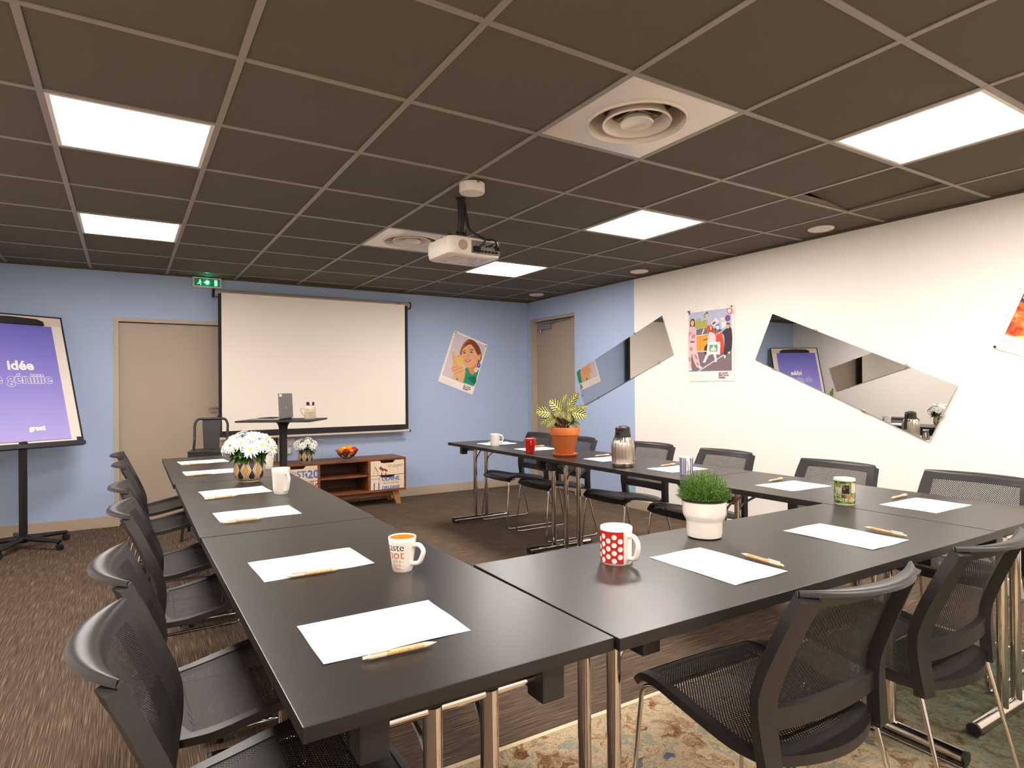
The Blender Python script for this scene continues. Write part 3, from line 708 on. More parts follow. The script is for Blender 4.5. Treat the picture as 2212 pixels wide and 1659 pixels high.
# ================================================================== MUGS
def handle(mb, r, z0, z1, out, th=.006, wd=.008, curl=False, rr=None):
    """mug handle towards +x"""
    ra, rb = (r, r) if rr is None else rr
    pts = spline([(ra-.004, 0, z1), (ra+out*.55, 0, z1+.002), (ra+out, 0, z1*.78+z0*.22), ((ra+rb)/2+out*1.0, 0, z1*.45+z0*.55), (rb+out*.7, 0, z0+.004), (rb-.004, 0, z0)], 6)
    mb.tube(pts, 1, 12, flat=(wd, th)) if False else mb.tube(pts, th, 12)
def mug(lb, x, y, rt, rb, h, hd, mats, hz=(.25, .82), out=.026, th=.0062, z=T, group=None, base=.004, name='mug', cat='mug'):
    """rt/rb top and bottom radius; hd = handle direction (world angle)"""
    r = empty(name, lb, cat, (x, y, z), hd, group)
    t = .004; pr = [(0, .001), (rb*.8, .001), (rb*.82, 0), (rb-.002, 0), (rb, .004)]
    for k in range(1, 9): pr.append((rb+(rt-rb)*k/8, .004+(h-.006)*k/8))
    pr += [(rt-.001, h), (rt-t+.001, h), (rt-t, h-.003)]
    n = len(pr); pr += [(rb-t, .012), (rb-t-.006, .007), (0, .006)]
    MB().lathe(pr, 40, mis=[0]*(n-1)+[1]*3).build('cup', [mats[0], mats[1]], r)
    hb = MB(); za, zb = h*hz[0], h*hz[1]; ra = rb+(rt-rb)*hz[1]; rbb = rb+(rt-rb)*hz[0]
    handle(hb, 0, za, zb, out, th, rr=(ra, rbb)); hb.build('handle', mats[2], r)
    return r
def wrap(mb, rfn, vs, fs, th0, z0, mi=0, eps=.0003):
    """bend flat shapes (x,y) round the cup; th0 centre angle"""
    out = []
    for v in vs:
        z = z0+v.y; r = rfn(z)+eps; a = th0+v.x/r; out.append((r*math.cos(a), r*math.sin(a), z))
    mb.add(out, fs, mi)
def quadgrid(x0, x1, y0, y1, nx):
    vs = [Vector((x0+(x1-x0)*i/nx, y, 0)) for i in range(nx+1) for y in (y0, y1)]
    return vs, [(2*i, 2*i+2, 2*i+3, 2*i+1) for i in range(nx)]
A_right = math.atan2(-.517, .856); A_cam = lambda x, y: math.atan2(-5.81-y, .3056-x)
# orange inside
x, y = .935, -4.222; hd = A_cam(x, y)+math.radians(60)
m = mug('white mug with orange inside and lettering on the near left table', x, y, .0385, .0275, .092, hd, (M_ceram, M_orange, M_ceram), hz=(.22, .76), out=.028, th=.0065)
b = MB(); rf = lambda z: .0275+.011*z/.092
mo = mat('lettering_brown', (52, 34, 28), .5); mo2 = mat('lettering_orange', (206, 116, 56), .5); mo3 = mat('lettering_tan', (190, 132, 84), .5)
ca = -math.radians(60)   # camera side, seen from the handle
for s, yy, sz, k in (('taste', .060, .0275, 0), ('hot', .038, .035, 1), ('juice...', .028, .0125, 2), ('spice...', .0175, .0125, 2), ('coffee...', .008, .0125, 2)):
    vs, fs = textmesh(s, sz, align='RIGHT'); wrap(b, rf, vs, fs, ca+math.radians(8), yy, k)
b.build('lettering', [mo, mo2, mo3], m, smooth=False)
# polka dots
x, y = 1.478, -4.475; hd = A_cam(x, y)+math.radians(50)
m = mug('red mug with white polka dots on the near cross table', x, y, .0455, .0445, .101, hd, (M_ceram, M_ceram, M_ceram), hz=(.18, .78), out=.03, th=.0068)
rf = lambda z: .0445+.001*z/.101
b = MB(); a0, a1 = -math.radians(24), -math.radians(336); n = 60
vs, fs = [], []
for i in range(n+1):
    a = a0+(a1-a0)*i/n
    for z in (.004, .0925): vs.append(((rf(z)+.0002)*math.cos(a), (rf(z)+.0002)*math.sin(a), z))
b.add(vs, [(2*i, 2*i+1, 2*i+3, 2*i+2) for i in range(n)], 0); b.build('red_band', M_red, m)
b = MB(); ccol = 0
for i in range(14):
    a = a0-math.radians(12)-i*math.radians(21.5)
    for k in range(4 if i % 2 == 0 else 5):
        zc = (.0235 if i % 2 == 0 else .0125)+k*.0218
        if zc > .086: continue
        vs = [Vector((.0072*math.cos(2*PI*q/20), .0072*math.sin(2*PI*q/20), 0)) for q in range(20)]
        if zc < .014: vs = [Vector((v.x, max(v.y, -.0070), 0)) for v in vs]
        wrap(b, rf, vs, [tuple(range(20))], a, zc, eps=.0006)
b.build('white_dots', M_ceram, m, smooth=False)
x, y = .911, -2.738
mug('plain white tapered mug on the left row beside the daisy vase', x, y, .043, .0335, .122, A_cam(x, y)+math.radians(33), (M_ceram,)*3, hz=(.14, .8), out=.026, th=.0062)
x, y = 1.03, -1.72
mug('plain white mug on the left row, half hidden behind the daisy vase', x, y, .043, .0335, .12, A_cam(x, y)+math.radians(150), (M_ceram,)*3, hz=(.14, .8))
x, y = 2.968, -1.232
mug('plain white cylindrical mug at the far end of the right row', x, y, .042, .040, .103, A_cam(x, y)+math.radians(82), (M_ceram,)*3, hz=(.25, .85), out=.028)
x, y = 2.894, -1.893
mug('red tapered mug on the right row left of the terracotta pot', x, y, .043, .034, .112, A_cam(x, y)+math.radians(4), (M_red, M_ceram, M_red), hz=(.2, .78), out=.024)
x, y = 2.986, -3.351; hd = A_cam(x, y)+math.radians(15)
m = mug('white mug with vertical blue stripes on the right row', x, y, .038, .037, .098, hd, (M_ceram,)*3, hz=(.2, .8), out=.022)
b = MB(); rf = lambda z: .037+.001*z/.098; st = [mat('stripe_blue', (44, 62, 150), .3), mat('stripe_pale', (150, 158, 196), .3), mat('stripe_grey', (110, 104, 120), .3)]
for q, (a, wd_) in enumerate([(22, .007), (36, .003), (48, .010), (66, .004), (80, .008), (100, .005), (120, .01), (150, .006), (180, .01), (-22, .004), (-36, .009), (-54, .003), (-66, .007), (-82, .004), (-100, .008), (-130, .008), (-155, .005)]):
    vs, fs = quadgrid(-wd_/2, wd_/2, .004, .094, 3); wrap(b, rf, vs, fs, math.radians(a), 0, q % 3 if q % 3 < 2 else 0)
b.build('stripes', st, m, smooth=False)
x, y = 2.851, -4.335; hd = A_cam(x, y)+math.radians(178)
m = mug('mug printed with green garden photos where the cross table meets the right row', x, y, .041, .0395, .108, hd, (M_ceram,)*3, hz=(.2, .8))
gph = NT('photo_green', .25, .5); nn = gph.noise(gph.tc.outputs['Object'], 60, 4, .6); M_gph = gph.color(gph.ramp(nn, [(.35, (34, 52, 14)), (.5, (84, 120, 36)), (.66, (160, 178, 90))]))
gd = NT('photo_dark', .25, .5); nn = gd.noise(gd.tc.outputs['Object'], 90, 3, .6); M_gd = gd.color(gd.ramp(nn, [(.4, (30, 24, 16)), (.55, (64, 54, 30)), (.68, (150, 150, 70))]))
b = MB(); rf = lambda z: .0395+.0015*z/.108; ml = [M_gph, M_gd, mat('photo_pale', (206, 196, 170), .3), mat('photo_tan', (176, 130, 84), .3), M_ceram, mat('photo_leaf', (92, 124, 30), .3)]
c0 = PI+math.radians(2)
def pq(xa, xb, ya, yb, mi, e): vs, fs = quadgrid(xa, xb, ya, yb, max(2, int((xb-xa)/.006))); wrap(b, rf, vs, fs, c0, 0, mi, e)
pq(-.058, .058, .005, .098, 0, .0003); pq(-.040, -.012, .034, .072, 2, .0005); pq(-.012, .022, .044, .085, 4, .0005); pq(-.0105, .0205, .0455, .0835, 1, .0007)
pq(.006, .030, .012, .043, 3, .0006); pq(.026, .05, .05, .09, 2, .0005)
for k, a in enumerate((-.035, -.03, -.027, -.022, -.018)):
    wrap(b, rf, [Vector((a, .036, 0)), Vector((a+.004, .036, 0)), Vector((a+(k-2)*.004, .06+.004*(k % 3), 0))], [(0, 1, 2)], c0, 0, 5, .0008)
vs, fs = textmesh('toute do', .024, align='CENTER'); wrap(b, rf, [Vector((v.x+v.y*.2, v.y, 0)) for v in vs], fs, c0, .0165, 4, .001)
b.build('printed_photos', ml, m, smooth=False)

# ================================================================== COFFEE POT
pt = empty('coffee_pot', 'tall brushed steel vacuum coffee pot with black lid on the right row', 'coffee pot', (2.926, -2.893, T), math.atan2(-.517, .856)+.75)
CPP = [(.0665, .001), (.069, .004), (.07, .02), (.0708, .022), (.07, .024), (.0705, .06), (.0705, .10), (.0705, .125), (.069, .14), (.065, .155), (.058, .172), (.0495, .185)]
def cpf(u, v):
    k = u*(len(CPP)-1); i_ = min(int(round(k)), len(CPP)-1); r_, z_ = CPP[i_]; fl_ = .0011*max(0, min(1, (z_-.024)/.03)) if z_ > .024 else 0
    a = -2*PI*v; r_ += fl_*math.cos(20*a); return (r_*math.cos(a), r_*math.sin(a), z_)
MB().sheet(cpf, len(CPP)-1, 200).build('steel_body', M_steel, pt)
MB().lathe([(0, 0), (.064, 0), (.066, .003), (.064, .006)], 40).build('base_ring', M_black, pt)
b = MB().lathe([(.0505, .182), (.051, .186), (.0475, .205), (.0455, .226), (.0465, .232), (.046, .240), (.038, .248), (.018, .253), (0, .254)], 40); b.build('lid', M_black, pt)
b = MB().tube([(-.035, 0, .207), (-.05, 0, .217), (-.055, 0, .222)], [.016, .011, .008], 14).box((-.052, -.012, .222), (-.03, .012, .234), bev=.003); b.build('spout', M_black, pt)
MB().box((-.055, -.009, .236), (-.03, .009, .243), bev=.003).build('push_button', mat('button_red', (200, 40, 44), .3), pt)
hh = MB().tube(spline([(.04, 0, .236), (.056, 0, .228), (.062, 0, .205), (.067, 0, .165), (.074, 0, .12), (.073, 0, .09)]), .0075, 12, flat=(1.5, .8)); hh.build('handle', M_black, pt)

# ================================================================== PLANTS
# calathea in terracotta
cp = empty('potted_plant', 'striped-leaf plant in a terracotta pot standing on a saucer on the right row', 'potted plant', (2.995, -2.195, T), 0)
MB().lathe([(0, .018), (.066, .018), (.068, .02), (.0975, .15), (.1, .152), (.106, .154), (.111, .204), (.109, .207), (.1, .207), (.098, .2), (.094, .165), (0, .165)], 48).build('terracotta_pot', M_terra, cp)
MB().lathe([(0, 0), (.078, 0), (.083, .003), (.091, .016), (.09, .019), (.086, .018), (.078, .008), (0, .008)], 44).build('saucer', M_terra, cp)
MB().lathe([(.096, .185), (.05, .193), (0, .195)], 24).build('soil', M_soil, cp)
RT = Vector((.856, -.517, 0)); BK = Vector((.517, .856, 0)); UP = Vector((0, 0, 1))
def leaf(mb, base, d, nrm, L, Wd, cup=.15, droop=.1, th=.0006, mi=0, ex=.75):
    d = Vector(d).normalized(); nrm = Vector(nrm); side = d.cross(nrm).normalized(); nrm = side.cross(d).normalized()
    def fn(u, v):
        s = (u-.5)*2; sh = (math.sin(PI*v**.85))**ex if 0 < v < 1 else 0
        return Vector(base)+d*(v*L)+side*(s*Wd/2*sh)+nrm*(cup*abs(s)*Wd/2*sh-droop*L*v*v)
    mb.sheet(fn, 8, 12, th, mi)
# position of the leaf tips and bases in the plane facing the camera (right, up, towards the camera)
LV = [((900, 840), (1003, 850), 78, .02, 1), ((1004, 762), (1080, 838), 80, .0, 1), ((1122, 722), (1075, 795), 38, -.02, 1), ((1209, 703), (1128, 812), 50, .0, -1), ((1268, 803), (1122, 832), 34, .03, 1),
      ((1260, 872), (1160, 850), 74, .05, 1), ((928, 928), (1015, 872), 46, .03, 1), ((972, 948), (1035, 900), 42, .05, 1), ((1026, 868), (1078, 842), 50, .05, 1), ((1100, 888), (1090, 838), 44, .06, 1),
      ((1216, 950), (1160, 925), 38, .03, 1), ((1190, 985), (1140, 945), 44, .05, 1), ((1140, 905), (1110, 850), 44, .05, -1), ((1060, 800), (1100, 862), 50, -.04, 1), ((1175, 790), (1120, 860), 50, -.05, 1), ((1165, 910), (1120, 880), 46, .04, 1), ((1010, 905), (1055, 890), 40, -.02, 1)]
LV = [((t[0]-1107)/1033, (1175-t[1])/1033, (b_[0]-1107)/1033, (1175-b_[1])/1033, w_/1033*1.12, f_, n_) for t, b_, w_, f_, n_ in LV]
random.seed(11)
stk = MB()
for tx_, tz_, rx, uz, Wd, fz, ns in LV:
    base = RT*rx-BK*fz+UP*uz; d_ = RT*(tx_-rx)+UP*(tz_-uz); L = d_.length*1.08
    nrm = (-BK+UP*.45)*ns+RT*random.uniform(-.2, .2)
    b = MB(); leaf(b, base, d_.normalized()-BK*random.uniform(.0, .2), nrm, L, Wd*1.12, .14, .06, ex=.52); b.build('leaf', M_cal, cp)
    root = RT*rx*.25+BK*random.uniform(-.02, .02)+UP*.19
    stk.tube(spline([root, root*.4+base*.6-RT*rx*.1, base], 5), .0026, 7)
stk.build('leaf_stalks', M_calst, cp)
b = MB()
for k in range(26):
    a = random.uniform(0, 2*PI); r0 = random.uniform(.01, .06); base = Vector((r0*math.cos(a), r0*math.sin(a), .19+random.uniform(0, .06)))
    leaf(b, base, (math.cos(a)*.5, math.sin(a)*.5, random.uniform(.4, 1.1)), (random.uniform(-1, 1), random.uniform(-1, 1), .5), random.uniform(.035, .06), .025)
b.build('inner_leaves', mat('dark_calathea_leaf', (58, 66, 34), .5, noise=.4, nscale=40), cp)

# thyme in cream pot
tp = empty('potted_plant', 'bushy green herb plant in a cream stepped pot on the near cross table', 'potted plant', (1.917, -4.408, T), 0)
MB().lathe([(0, .001), (.05, .001), (.0545, .004), (.0570, .02), (.0578, .052), (.060, .059), (.0665, .069), (.0695, .080), (.0705, .118), (.0715, .1215), (.0695, .1225), (.066, .118), (.064, .105), (0, .104)], 52).build('cream_pot', M_ceram, tp)
MB().lathe([(.0705, .1185), (.073, .12), (.0728, .1235), (.0690, .1245), (.0685, .119)], 52).build('dark_rim', mat('rim_dark', (52, 36, 30), .3), tp)
MB().lathe([(.066, .108), (0, .115)], 24).build('soil', M_soil, tp)
random.seed(5); b = MB()
for k in range(760):
    th_ = random.uniform(0, 2*PI); ph = math.acos(1-random.random()*.98); R_ = .088*random.uniform(.86, 1.06)
    tip = Vector((R_*math.sin(ph)*math.cos(th_), R_*math.sin(ph)*math.sin(th_),   .126+R_*1.05*max(.06, math.cos(ph))))
    q = math.sin(ph); p0_ = Vector((.052*q*math.cos(th_), .052*q*math.sin(th_), .113)); w_ = Vector((random.uniform(-.01, .01), random.uniform(-.01, .01), .008*q))
    p1_ = p0_.lerp(tip, .5)+w_*.8; p2_ = tip
    b.tube([p0_, p1_, p2_], [.0009, .0008, .0005], 3, cap=False)
    for j in range(9):
        t = .28+.72*j/8; c_ = p0_.lerp(p2_, t)+w_*.2*math.sin(t*PI); a2 = random.uniform(0, 2*PI); l_ = random.uniform(.004, .0068)
        dv = Vector((math.cos(a2), math.sin(a2), .55)).normalized(); sv = dv.cross(Vector((0, 0, 1))).normalized()*.0016
        b.add([c_, c_+dv*l_*.5+sv, c_+dv*l_, c_+dv*l_*.5-sv], [(0, 1, 2, 3)])
o = b.build('foliage', M_thyme, tp, smooth=False); o['kind'] = 'stuff'

# daisies in wavy vase
def petal_flower(mb, c, n, r, seed):
    rnd = random.Random(seed); n = Vector(n).normalized(); a = n.cross(Vector((0, 0, 1)) if abs(n.z) < .9 else Vector((1, 0, 0))).normalized(); b_ = n.cross(a)
    for ly, (cnt, k, lift) in enumerate(((15, 1.0, -.15), (13, .84, .12), (8, .55, .4))):
        for i in range(cnt):
            t = 2*PI*(i+rnd.uniform(-.25, .25)+ly*.5)/cnt; d = a*math.cos(t)+b_*math.sin(t); rr = r*k*rnd.uniform(.88, 1.08); li = lift+rnd.uniform(-.12, .12)
            leaf(mb, Vector(c)+d*r*.1+n*(.002+ly*.0015), d+n*li, n, rr*.92, r*.20, .3, .14, 0)
def daisy_pot(lb, loc, s, seed, nf, rz=0):
    r = empty('daisy_plant', lb, 'potted plant', loc, rz, 'daisies in wavy patterned vases')
    MB().lathe([(a*s, b_*s) for a, b_ in [(0, .001), (.048, .001), (.05, .003), (.05, .008), (.062, .015), (.073, .026), (.08, .05), (.081, .07), (.077, .098), (.068, .125), (.062, .142), (.059, .142), (.064, .125), (.06, .115), (0, .115)]], 56).build('patterned_vase', M_vase, r)
    rnd = random.Random(seed); g = MB(); st = MB()
    for k in range(int(80)):
        a = rnd.uniform(0, 2*PI); el = rnd.uniform(-.35, .8); r0 = rnd.uniform(.01, .05)*s
        base = Vector((r0*math.cos(a), r0*math.sin(a), (.135+rnd.uniform(0, .05))*s)); d = Vector((math.cos(a), math.sin(a), el))
        leaf(g, base, d, (0, 0, 1), rnd.uniform(.06, .10)*s, rnd.uniform(.038, .055)*s, .3, .35)
    g.build('foliage', M_leaf, r)
    for k in range(nf):
        ga = k*2.39996; q = math.sqrt((k+.4)/nf); el = math.radians(88-q*84)
        d = Vector((math.cos(ga)*math.cos(el), math.sin(ga)*math.cos(el), math.sin(el)))
        c_ = Vector((0, 0, .145*s))+Vector((d.x*.128, d.y*.128, .018+d.z*.098))*s+Vector((rnd.uniform(-.008, .008),)*3)*s
        fb = MB(); petal_flower(fb, c_, d+Vector((-.05, -.12, .1)), rnd.uniform(.046, .055)*s, seed*50+k); fo = fb.build('flower', M_petal, r)
        cbm = MB().ball((0, 0, 0), .0085*s, 10, sc=(1, 1, .6)); q_ = (d+Vector((-.05, -.12, .1))).normalized().to_track_quat('Z', 'Y').to_matrix().to_4x4()
        cbm.v = [tuple(Matrix.Translation(c_+d*.005*s) @ q_ @ Vector(v)) for v in cbm.v]; cbm.build('flower_centre', M_fcent, fo)
        st.tube(spline([(0, 0, .12*s), c_*.5+Vector((0, 0, .07*s)), c_], 3), .0018*s, 5)
    st.build('stems', M_stem, r)
    return r
daisy_pot('large bunch of white daisies in a wavy patterned vase on the left table row', (.848, -2.235, T), 1.0, 3, 19)
daisy_pot('smaller bunch of white daisies in a wavy patterned vase on the low wooden cabinet', (1.79, .52, .5), .92, 8, 13)

# ================================================================== LOW CABINET
X0, X1, Y0, Y1, Z0, Z1 = 1.468, 2.834, .45, .835, .150, .5
cb = empty('tv_cabinet', 'low reddish wood cabinet with four cream lettered drawers and splayed legs', 'cabinet', (X0, Y0, 0))
def L_(x, y, z): return (x-X0, y-Y0, z)
b = MB().box(L_(X0, Y0, Z1-.02), L_(X1, Y1, Z1), bev=.002).box(L_(X0, Y0, Z0), L_(X1, Y1, Z0+.02), bev=.002).box(L_(X0, Y0+.001, Z0+.02), L_(X0+.02, Y1, Z1-.02)).box(L_(X1-.02, Y0+.001, Z0+.02), L_(X1, Y1, Z1-.02))
VA, VB = 1.905, 2.425
b.box(L_(VA-.012, Y0+.001, Z0+.02), L_(VA+.012, Y1-.01, Z1-.02)).box(L_(VB-.012, Y0+.001, Z0+.02), L_(VB+.012, Y1-.01, Z1-.02)); b.build('carcass', M_wood, cb, smooth=False)
MB().box(L_(X0+.02, Y1-.012, Z0+.02), L_(X1-.02, Y1-.004, Z1-.02)).build('back_panel', M_woodd, cb, smooth=False)
MB().box(L_(VA+.012, Y0+.01, .318), L_(VB-.012, Y1-.012, .336), bev=.002).build('shelf', M_wood, cb)
M_drw = mat('drawer_cream', (236, 212, 184), .6, noise=.06, nscale=8); M_tb = mat('letter_blue', (88, 118, 176), .7); M_tbr = mat('letter_brown', (96, 62, 48), .7); M_tr = mat('letter_rust', (136, 58, 34), .7)
def drawer(x0, x1, z0, z1, texts):
    pts = [(x0, z0), (x1, z0), (x1, z1)]; xm = (x0+x1)/2; hw, hd_ = .075, .026
    pts += [(xm+hw+.01, z1), (xm+hw, z1-.012), (xm+hw-.01, z1-hd_), (xm-hw+.01, z1-hd_), (xm-hw, z1-.012), (xm-hw-.01, z1), (x0, z1)]
    n = len(pts); vs = [L_(x, Y0-.001, z) for x, z in pts]+[L_(x, Y0+.014, z) for x, z in pts]
    d = MB().add(vs, [tuple(range(n)), tuple(range(2*n-1, n-1, -1))]+[(i, n+i, n+(i+1) % n, (i+1) % n) for i in range(n)])
    d.box(L_(x0, Y0+.30, z0), L_(x1, Y0+.305, z1-.03)).box(L_(x0, Y0+.014, z0), L_(x0+.006, Y0+.30, z1-.03)).box(L_(x1-.006, Y0+.014, z0), L_(x1, Y0+.30, z1-.03)); o = d.build('drawer', M_drw, cb, smooth=False)
    f = Flat(L_(x0, Y0-.0012, z0), (1, 0, 0), (0, 0, 1))
    for t in texts:
        if t[0] == 'P': f.poly(t[1], t[2], t[3] if len(t) > 3 else 0)
        else: f.text(t[0], t[1], t[2], t[3], t[4], **(t[5] if len(t) > 5 else {}))
    f.build('drawer_print', o)
a0_, a1_, b0_, b1_ = X0+.024, VA-.015, VB+.015, X1-.024
zl, zm, zh = Z0+.024, .322, Z1-.024
drawer(a0_, a1_, zm+.003, zh, [('N', .12, .075, .05, M_tb), ('n', .165, .075, .05, M_tb), ('ST.', .195, .045, .085, M_tb, dict(fat=.002)), ('20', .30, .03, .11, M_tb, dict(fat=.003)), ('P', [(.285, .085), (.296, .075), (.300, .045), (.293, .03), (.286, .05), (.276, .06)], M_tb, 3)])
drawer(a0_, a1_, zl, zm-.003, [('P', [(.33, .05), (.337, .05), (.337, .145), (.33, .145)], M_tr), ('P', [(.35, .05), (.357, .05), (.357, .145), (.35, .145)], M_tr), ('G', .37, .07, .08, M_tr, dict(fat=.003)), ('QUAI DE', .03, .05, .07, M_tr)])
drawer(b0_, b1_, zm+.003, zh, [('ST QUENT', .19, .078, .036, M_tbr), ('i', .29, .045, .04, M_tbr), ('P', [(.03, .01), (.035, .01), (.045, .1), (.08, .035), (.075, .03), (.045, .085)], M_tbr), ('P', [(.09, .07), (.105, .095), (.15, .06), (.135, .035)], M_tr), ('P', [(.14, .055), (.15, .07), (.185, .05), (.18, .03), (.165, .035)], M_tr), ('P', [(.07, .004), (.075, .03), (.08, .004)], M_tr), ('P', [(.11, .004), (.12, .035), (.13, .004)], M_tr), ('P', [(.155, .004), (.16, .03), (.175, .004)], M_tr)])
drawer(b0_, b1_, zl, zm-.003, [('P', [(.09, .0), (.094, .0), (.094, .14), (.09, .14)], M_tb), ('11', .012, .004, .1, M_tb, dict(fat=.002)), ('OLAINE', .12, .092, .056, M_tb, dict(fat=.002)), ('P', [(.12, .084), (.34, .086), (.34, .088), (.12, .086)], M_tb), ('PRES DU MARTROI', .135, .056, .021, M_tbr), ('ORLEANS', .12, .0, .046, M_tb, dict(fat=.002)), ('~~~', .01, .1, .05, M_tbr)])
b = MB().box(L_(X0+.12, Y0+.05, Z0-.055), L_(X1-.12, Y0+.075, Z0), bev=.002).box(L_(X0+.12, Y1-.08, Z0-.055), L_(X1-.12, Y1-.055, Z0), bev=.002); b.build('under_rail', M_wood, cb)
for sx, xx in ((-1, X0+.14), (1, X1-.14)):
    for yy in (Y0+.035, Y1-.075):
        m = []; t = .045
        A = [(xx-sx*.01, Z0), (xx+sx*.065, Z0), (xx+sx*.095, 0.0), (xx+sx*.045, 0.0)]
        vs = [L_(x, yy, z) for x, z in A]+[L_(x, yy+.035, z) for x, z in A]
        MB().add(vs, [(0, 1, 2, 3), (7, 6, 5, 4), (0, 4, 5, 1), (1, 5, 6, 2), (2, 6, 7, 3), (3, 7, 4, 0)]).build('leg', M_woody, cb, smooth=False)

# fruit bowl
fbx, fby = 2.235, .60
fb = empty('wire_fruit_bowl', 'wire bowl standing on the low wooden cabinet', 'bowl', (fbx, fby, .5))
b = MB()
for k in range(12):
    a = 2*PI*k/12
    b.tube(spline([(.035*math.cos(a), .035*math.sin(a), .012), (.065*math.cos(a+.25), .065*math.sin(a+.25), .03), (.095*math.cos(a+.45), .095*math.sin(a+.45), .06), (.118*math.cos(a+.6), .118*math.sin(a+.6), .1)], 4), .0018, 6)
    b.tube(spline([(.035*math.cos(a), .035*math.sin(a), .012), (.065*math.cos(a-.25), .065*math.sin(a-.25), .03), (.095*math.cos(a-.45), .095*math.sin(a-.45), .06), (.118*math.cos(a-.6), .118*math.sin(a-.6), .1)], 4), .0018, 6)
for r_, z_ in ((.035, .012), (.118, .1), (.095, .06)): b.tube([(r_*math.cos(2*PI*q/32), r_*math.sin(2*PI*q/32), z_) for q in range(33)], .0022, 6)
for k in range(4): a = 2*PI*k/4+.4; b.ball((.035*math.cos(a), .035*math.sin(a), .006), .006, 8)
b.build('wire_frame', mat('bronze_wire', (150, 130, 96), .25, .9), fb)
fr = [('orange', -.07, -.015, .093, .036, (240, 140, 20), 'orange at the left of the wire fruit bowl'), ('apple', -.025, -.05, .082, .034, (150, 24, 22), 'dark red apple at the front left of the wire bowl'), ('orange', .03, .02, .112, .036, (244, 160, 30), 'orange on top of the fruit heap'),
      ('apple', .075, -.005, .094, .034, (196, 44, 30), 'red apple at the right of the wire bowl'), ('peach', .03, -.055, .085, .03, (224, 110, 50), 'orange-red peach at the front of the bowl'), ('lemon', -.02, .03, .108, .03, (236, 190, 40), 'yellow fruit at the back of the bowl'),
      ('apple', -.012, -.002, .058, .034, (120, 100, 30), 'greenish apple at the bottom of the wire bowl'), ('apple', .05, -.03, .054, .028, (140, 20, 20), 'dark red apple low in the wire bowl'), ('apple', -.062, .012, .058, .024, (150, 60, 20), 'brownish apple low at the left of the wire bowl')]
for nme, x, y, z, r_, c_, lb in fr:
    t = empty(nme, lb, nme if nme != 'lemon' else 'lemon', (fbx+x, fby+y, .5+z-r_), 0, 'fruit in the wire bowl')
    MB().lathe([(0, .10*r_)]+[(r_*math.sin(PI*i/12), r_-r_*math.cos(PI*i/12)*(.95)) for i in range(1, 12)]+[(0, r_*1.86)], 20).build('fruit_skin', C(*c_, .35), t)
    MB().tube([(0, 0, r_*1.8), (.001, 0, r_*2.15)], .0012, 5).build('stalk', M_soil, t)

# ================================================================== HIGH TABLE, LAPTOP, JUG
ta = math.atan2(-.52, .85)     # table x axis direction (front edge)
lx, ly = 1.385, -.44
ht = empty('high_table', 'high black pedestal table holding the laptop in front of the screen', 'table', (lx, ly, 0), ta)
b = MB().box((-.30, -.24, .974), (.30, .24, .988), bev=.003); b.build('table_top', M_blackm, ht)
b = MB().tube([(0, 0, .02), (0, 0, .88)], .03, 4, flat=(1.1, 1.1)).tube([(0, 0, .86), (0, 0, .90), (0, 0, .935), (0, 0, .955), (0, 0, .968), (0, 0, .974)], [.032, .033, .038, .048, .065, .075], 24); b.build('pole', M_blackm, ht)
b = MB().lathe([(0, .0), (.2, 0), (.2, .008), (.05, .02), (0, .02)], 40); b.build('base_plate', M_blackm, ht)
ux = Vector((math.cos(ta), math.sin(ta), 0)); uy = Vector((-ux.y, ux.x, 0))
def on(u, v, z=.988): q = Vector((lx, ly, z))+ux*u+uy*v; return q
lp = empty('laptop', 'grey laptop standing open on the high black table, its lid turned away', 'laptop', on(.03, -.02), ta)
b = MB().box((-.235, -.155, .002), (0, .155, .014), bev=.003); b.build('base', M_alu, lp)
kb = MB()
for i in range(5):
    for j in range(13): kb.box((-.06-.026*i-.02, -.135+.0208*j, .014), (-.06-.026*i, -.135+.0208*j+.017, .016))
kb.box((-.225, -.045, .0138), (-.19, .045, .0146)); kb.build('keyboard', M_dark, lp, smooth=False)
lid = Matrix.Translation((.0, 0, .012)) @ Matrix.Rotation(math.radians(-2.4), 4, 'Y')
MB().box((0, -.155, 0), (.008, .155, .205), bev=.002, m=lid).build('lid', mat('laptop_grey', (132, 126, 122), .4, .3), lp)
MB().box((-.0008, -.145, .012), (0, .145, .197), m=lid).build('screen', mat('laptop_screen', (16, 16, 18), .15), lp, smooth=False)
MB().box((.0081, -.145, .178), (.0086, -.09, .2), m=lid).build('sticker', M_paper, lp, smooth=False)
b = MB(); f = Flat(lid @ Vector((.0086, -.012, .075)), (0, 1, 0), lid.to_3x3() @ Vector((0, 0, 1))); f.text('lf', 0, 0, .035, M_paper); f.build('lid_emblem', lp)
MB().tube([(.001, -.12, .012), (.001, .12, .012)], .006, 8).build('hinge', M_dark, lp)
jx = on(.215, .035)
jg = empty('stoneware_jug', 'beige stoneware jug mug with dark lettering holding markers on the high table', 'jug', jx, math.atan2(.517, -.856)-.05); jg.scale = (.86, .86, .9)
M_stone = mat('stoneware_beige', (214, 200, 176), .5, noise=.08, nscale=30)
MB().lathe([(0, .001), (.052, .001), (.054, .004), (.054, .095), (.05, .112), (.042, .12), (.042, .127), (.038, .127), (.038, .02), (0, .02)], 40).build('jug_body', M_stone, jg)
b = MB().tube(spline([(.05, 0, .03), (.075, 0, .045), (.093, 0, .08), (.082, 0, .104), (.05, 0, .1)]), .006, 10); b.build('handle', M_stone, jg)
b = MB(); rf = lambda z: .054; ca = -PI/2-.0
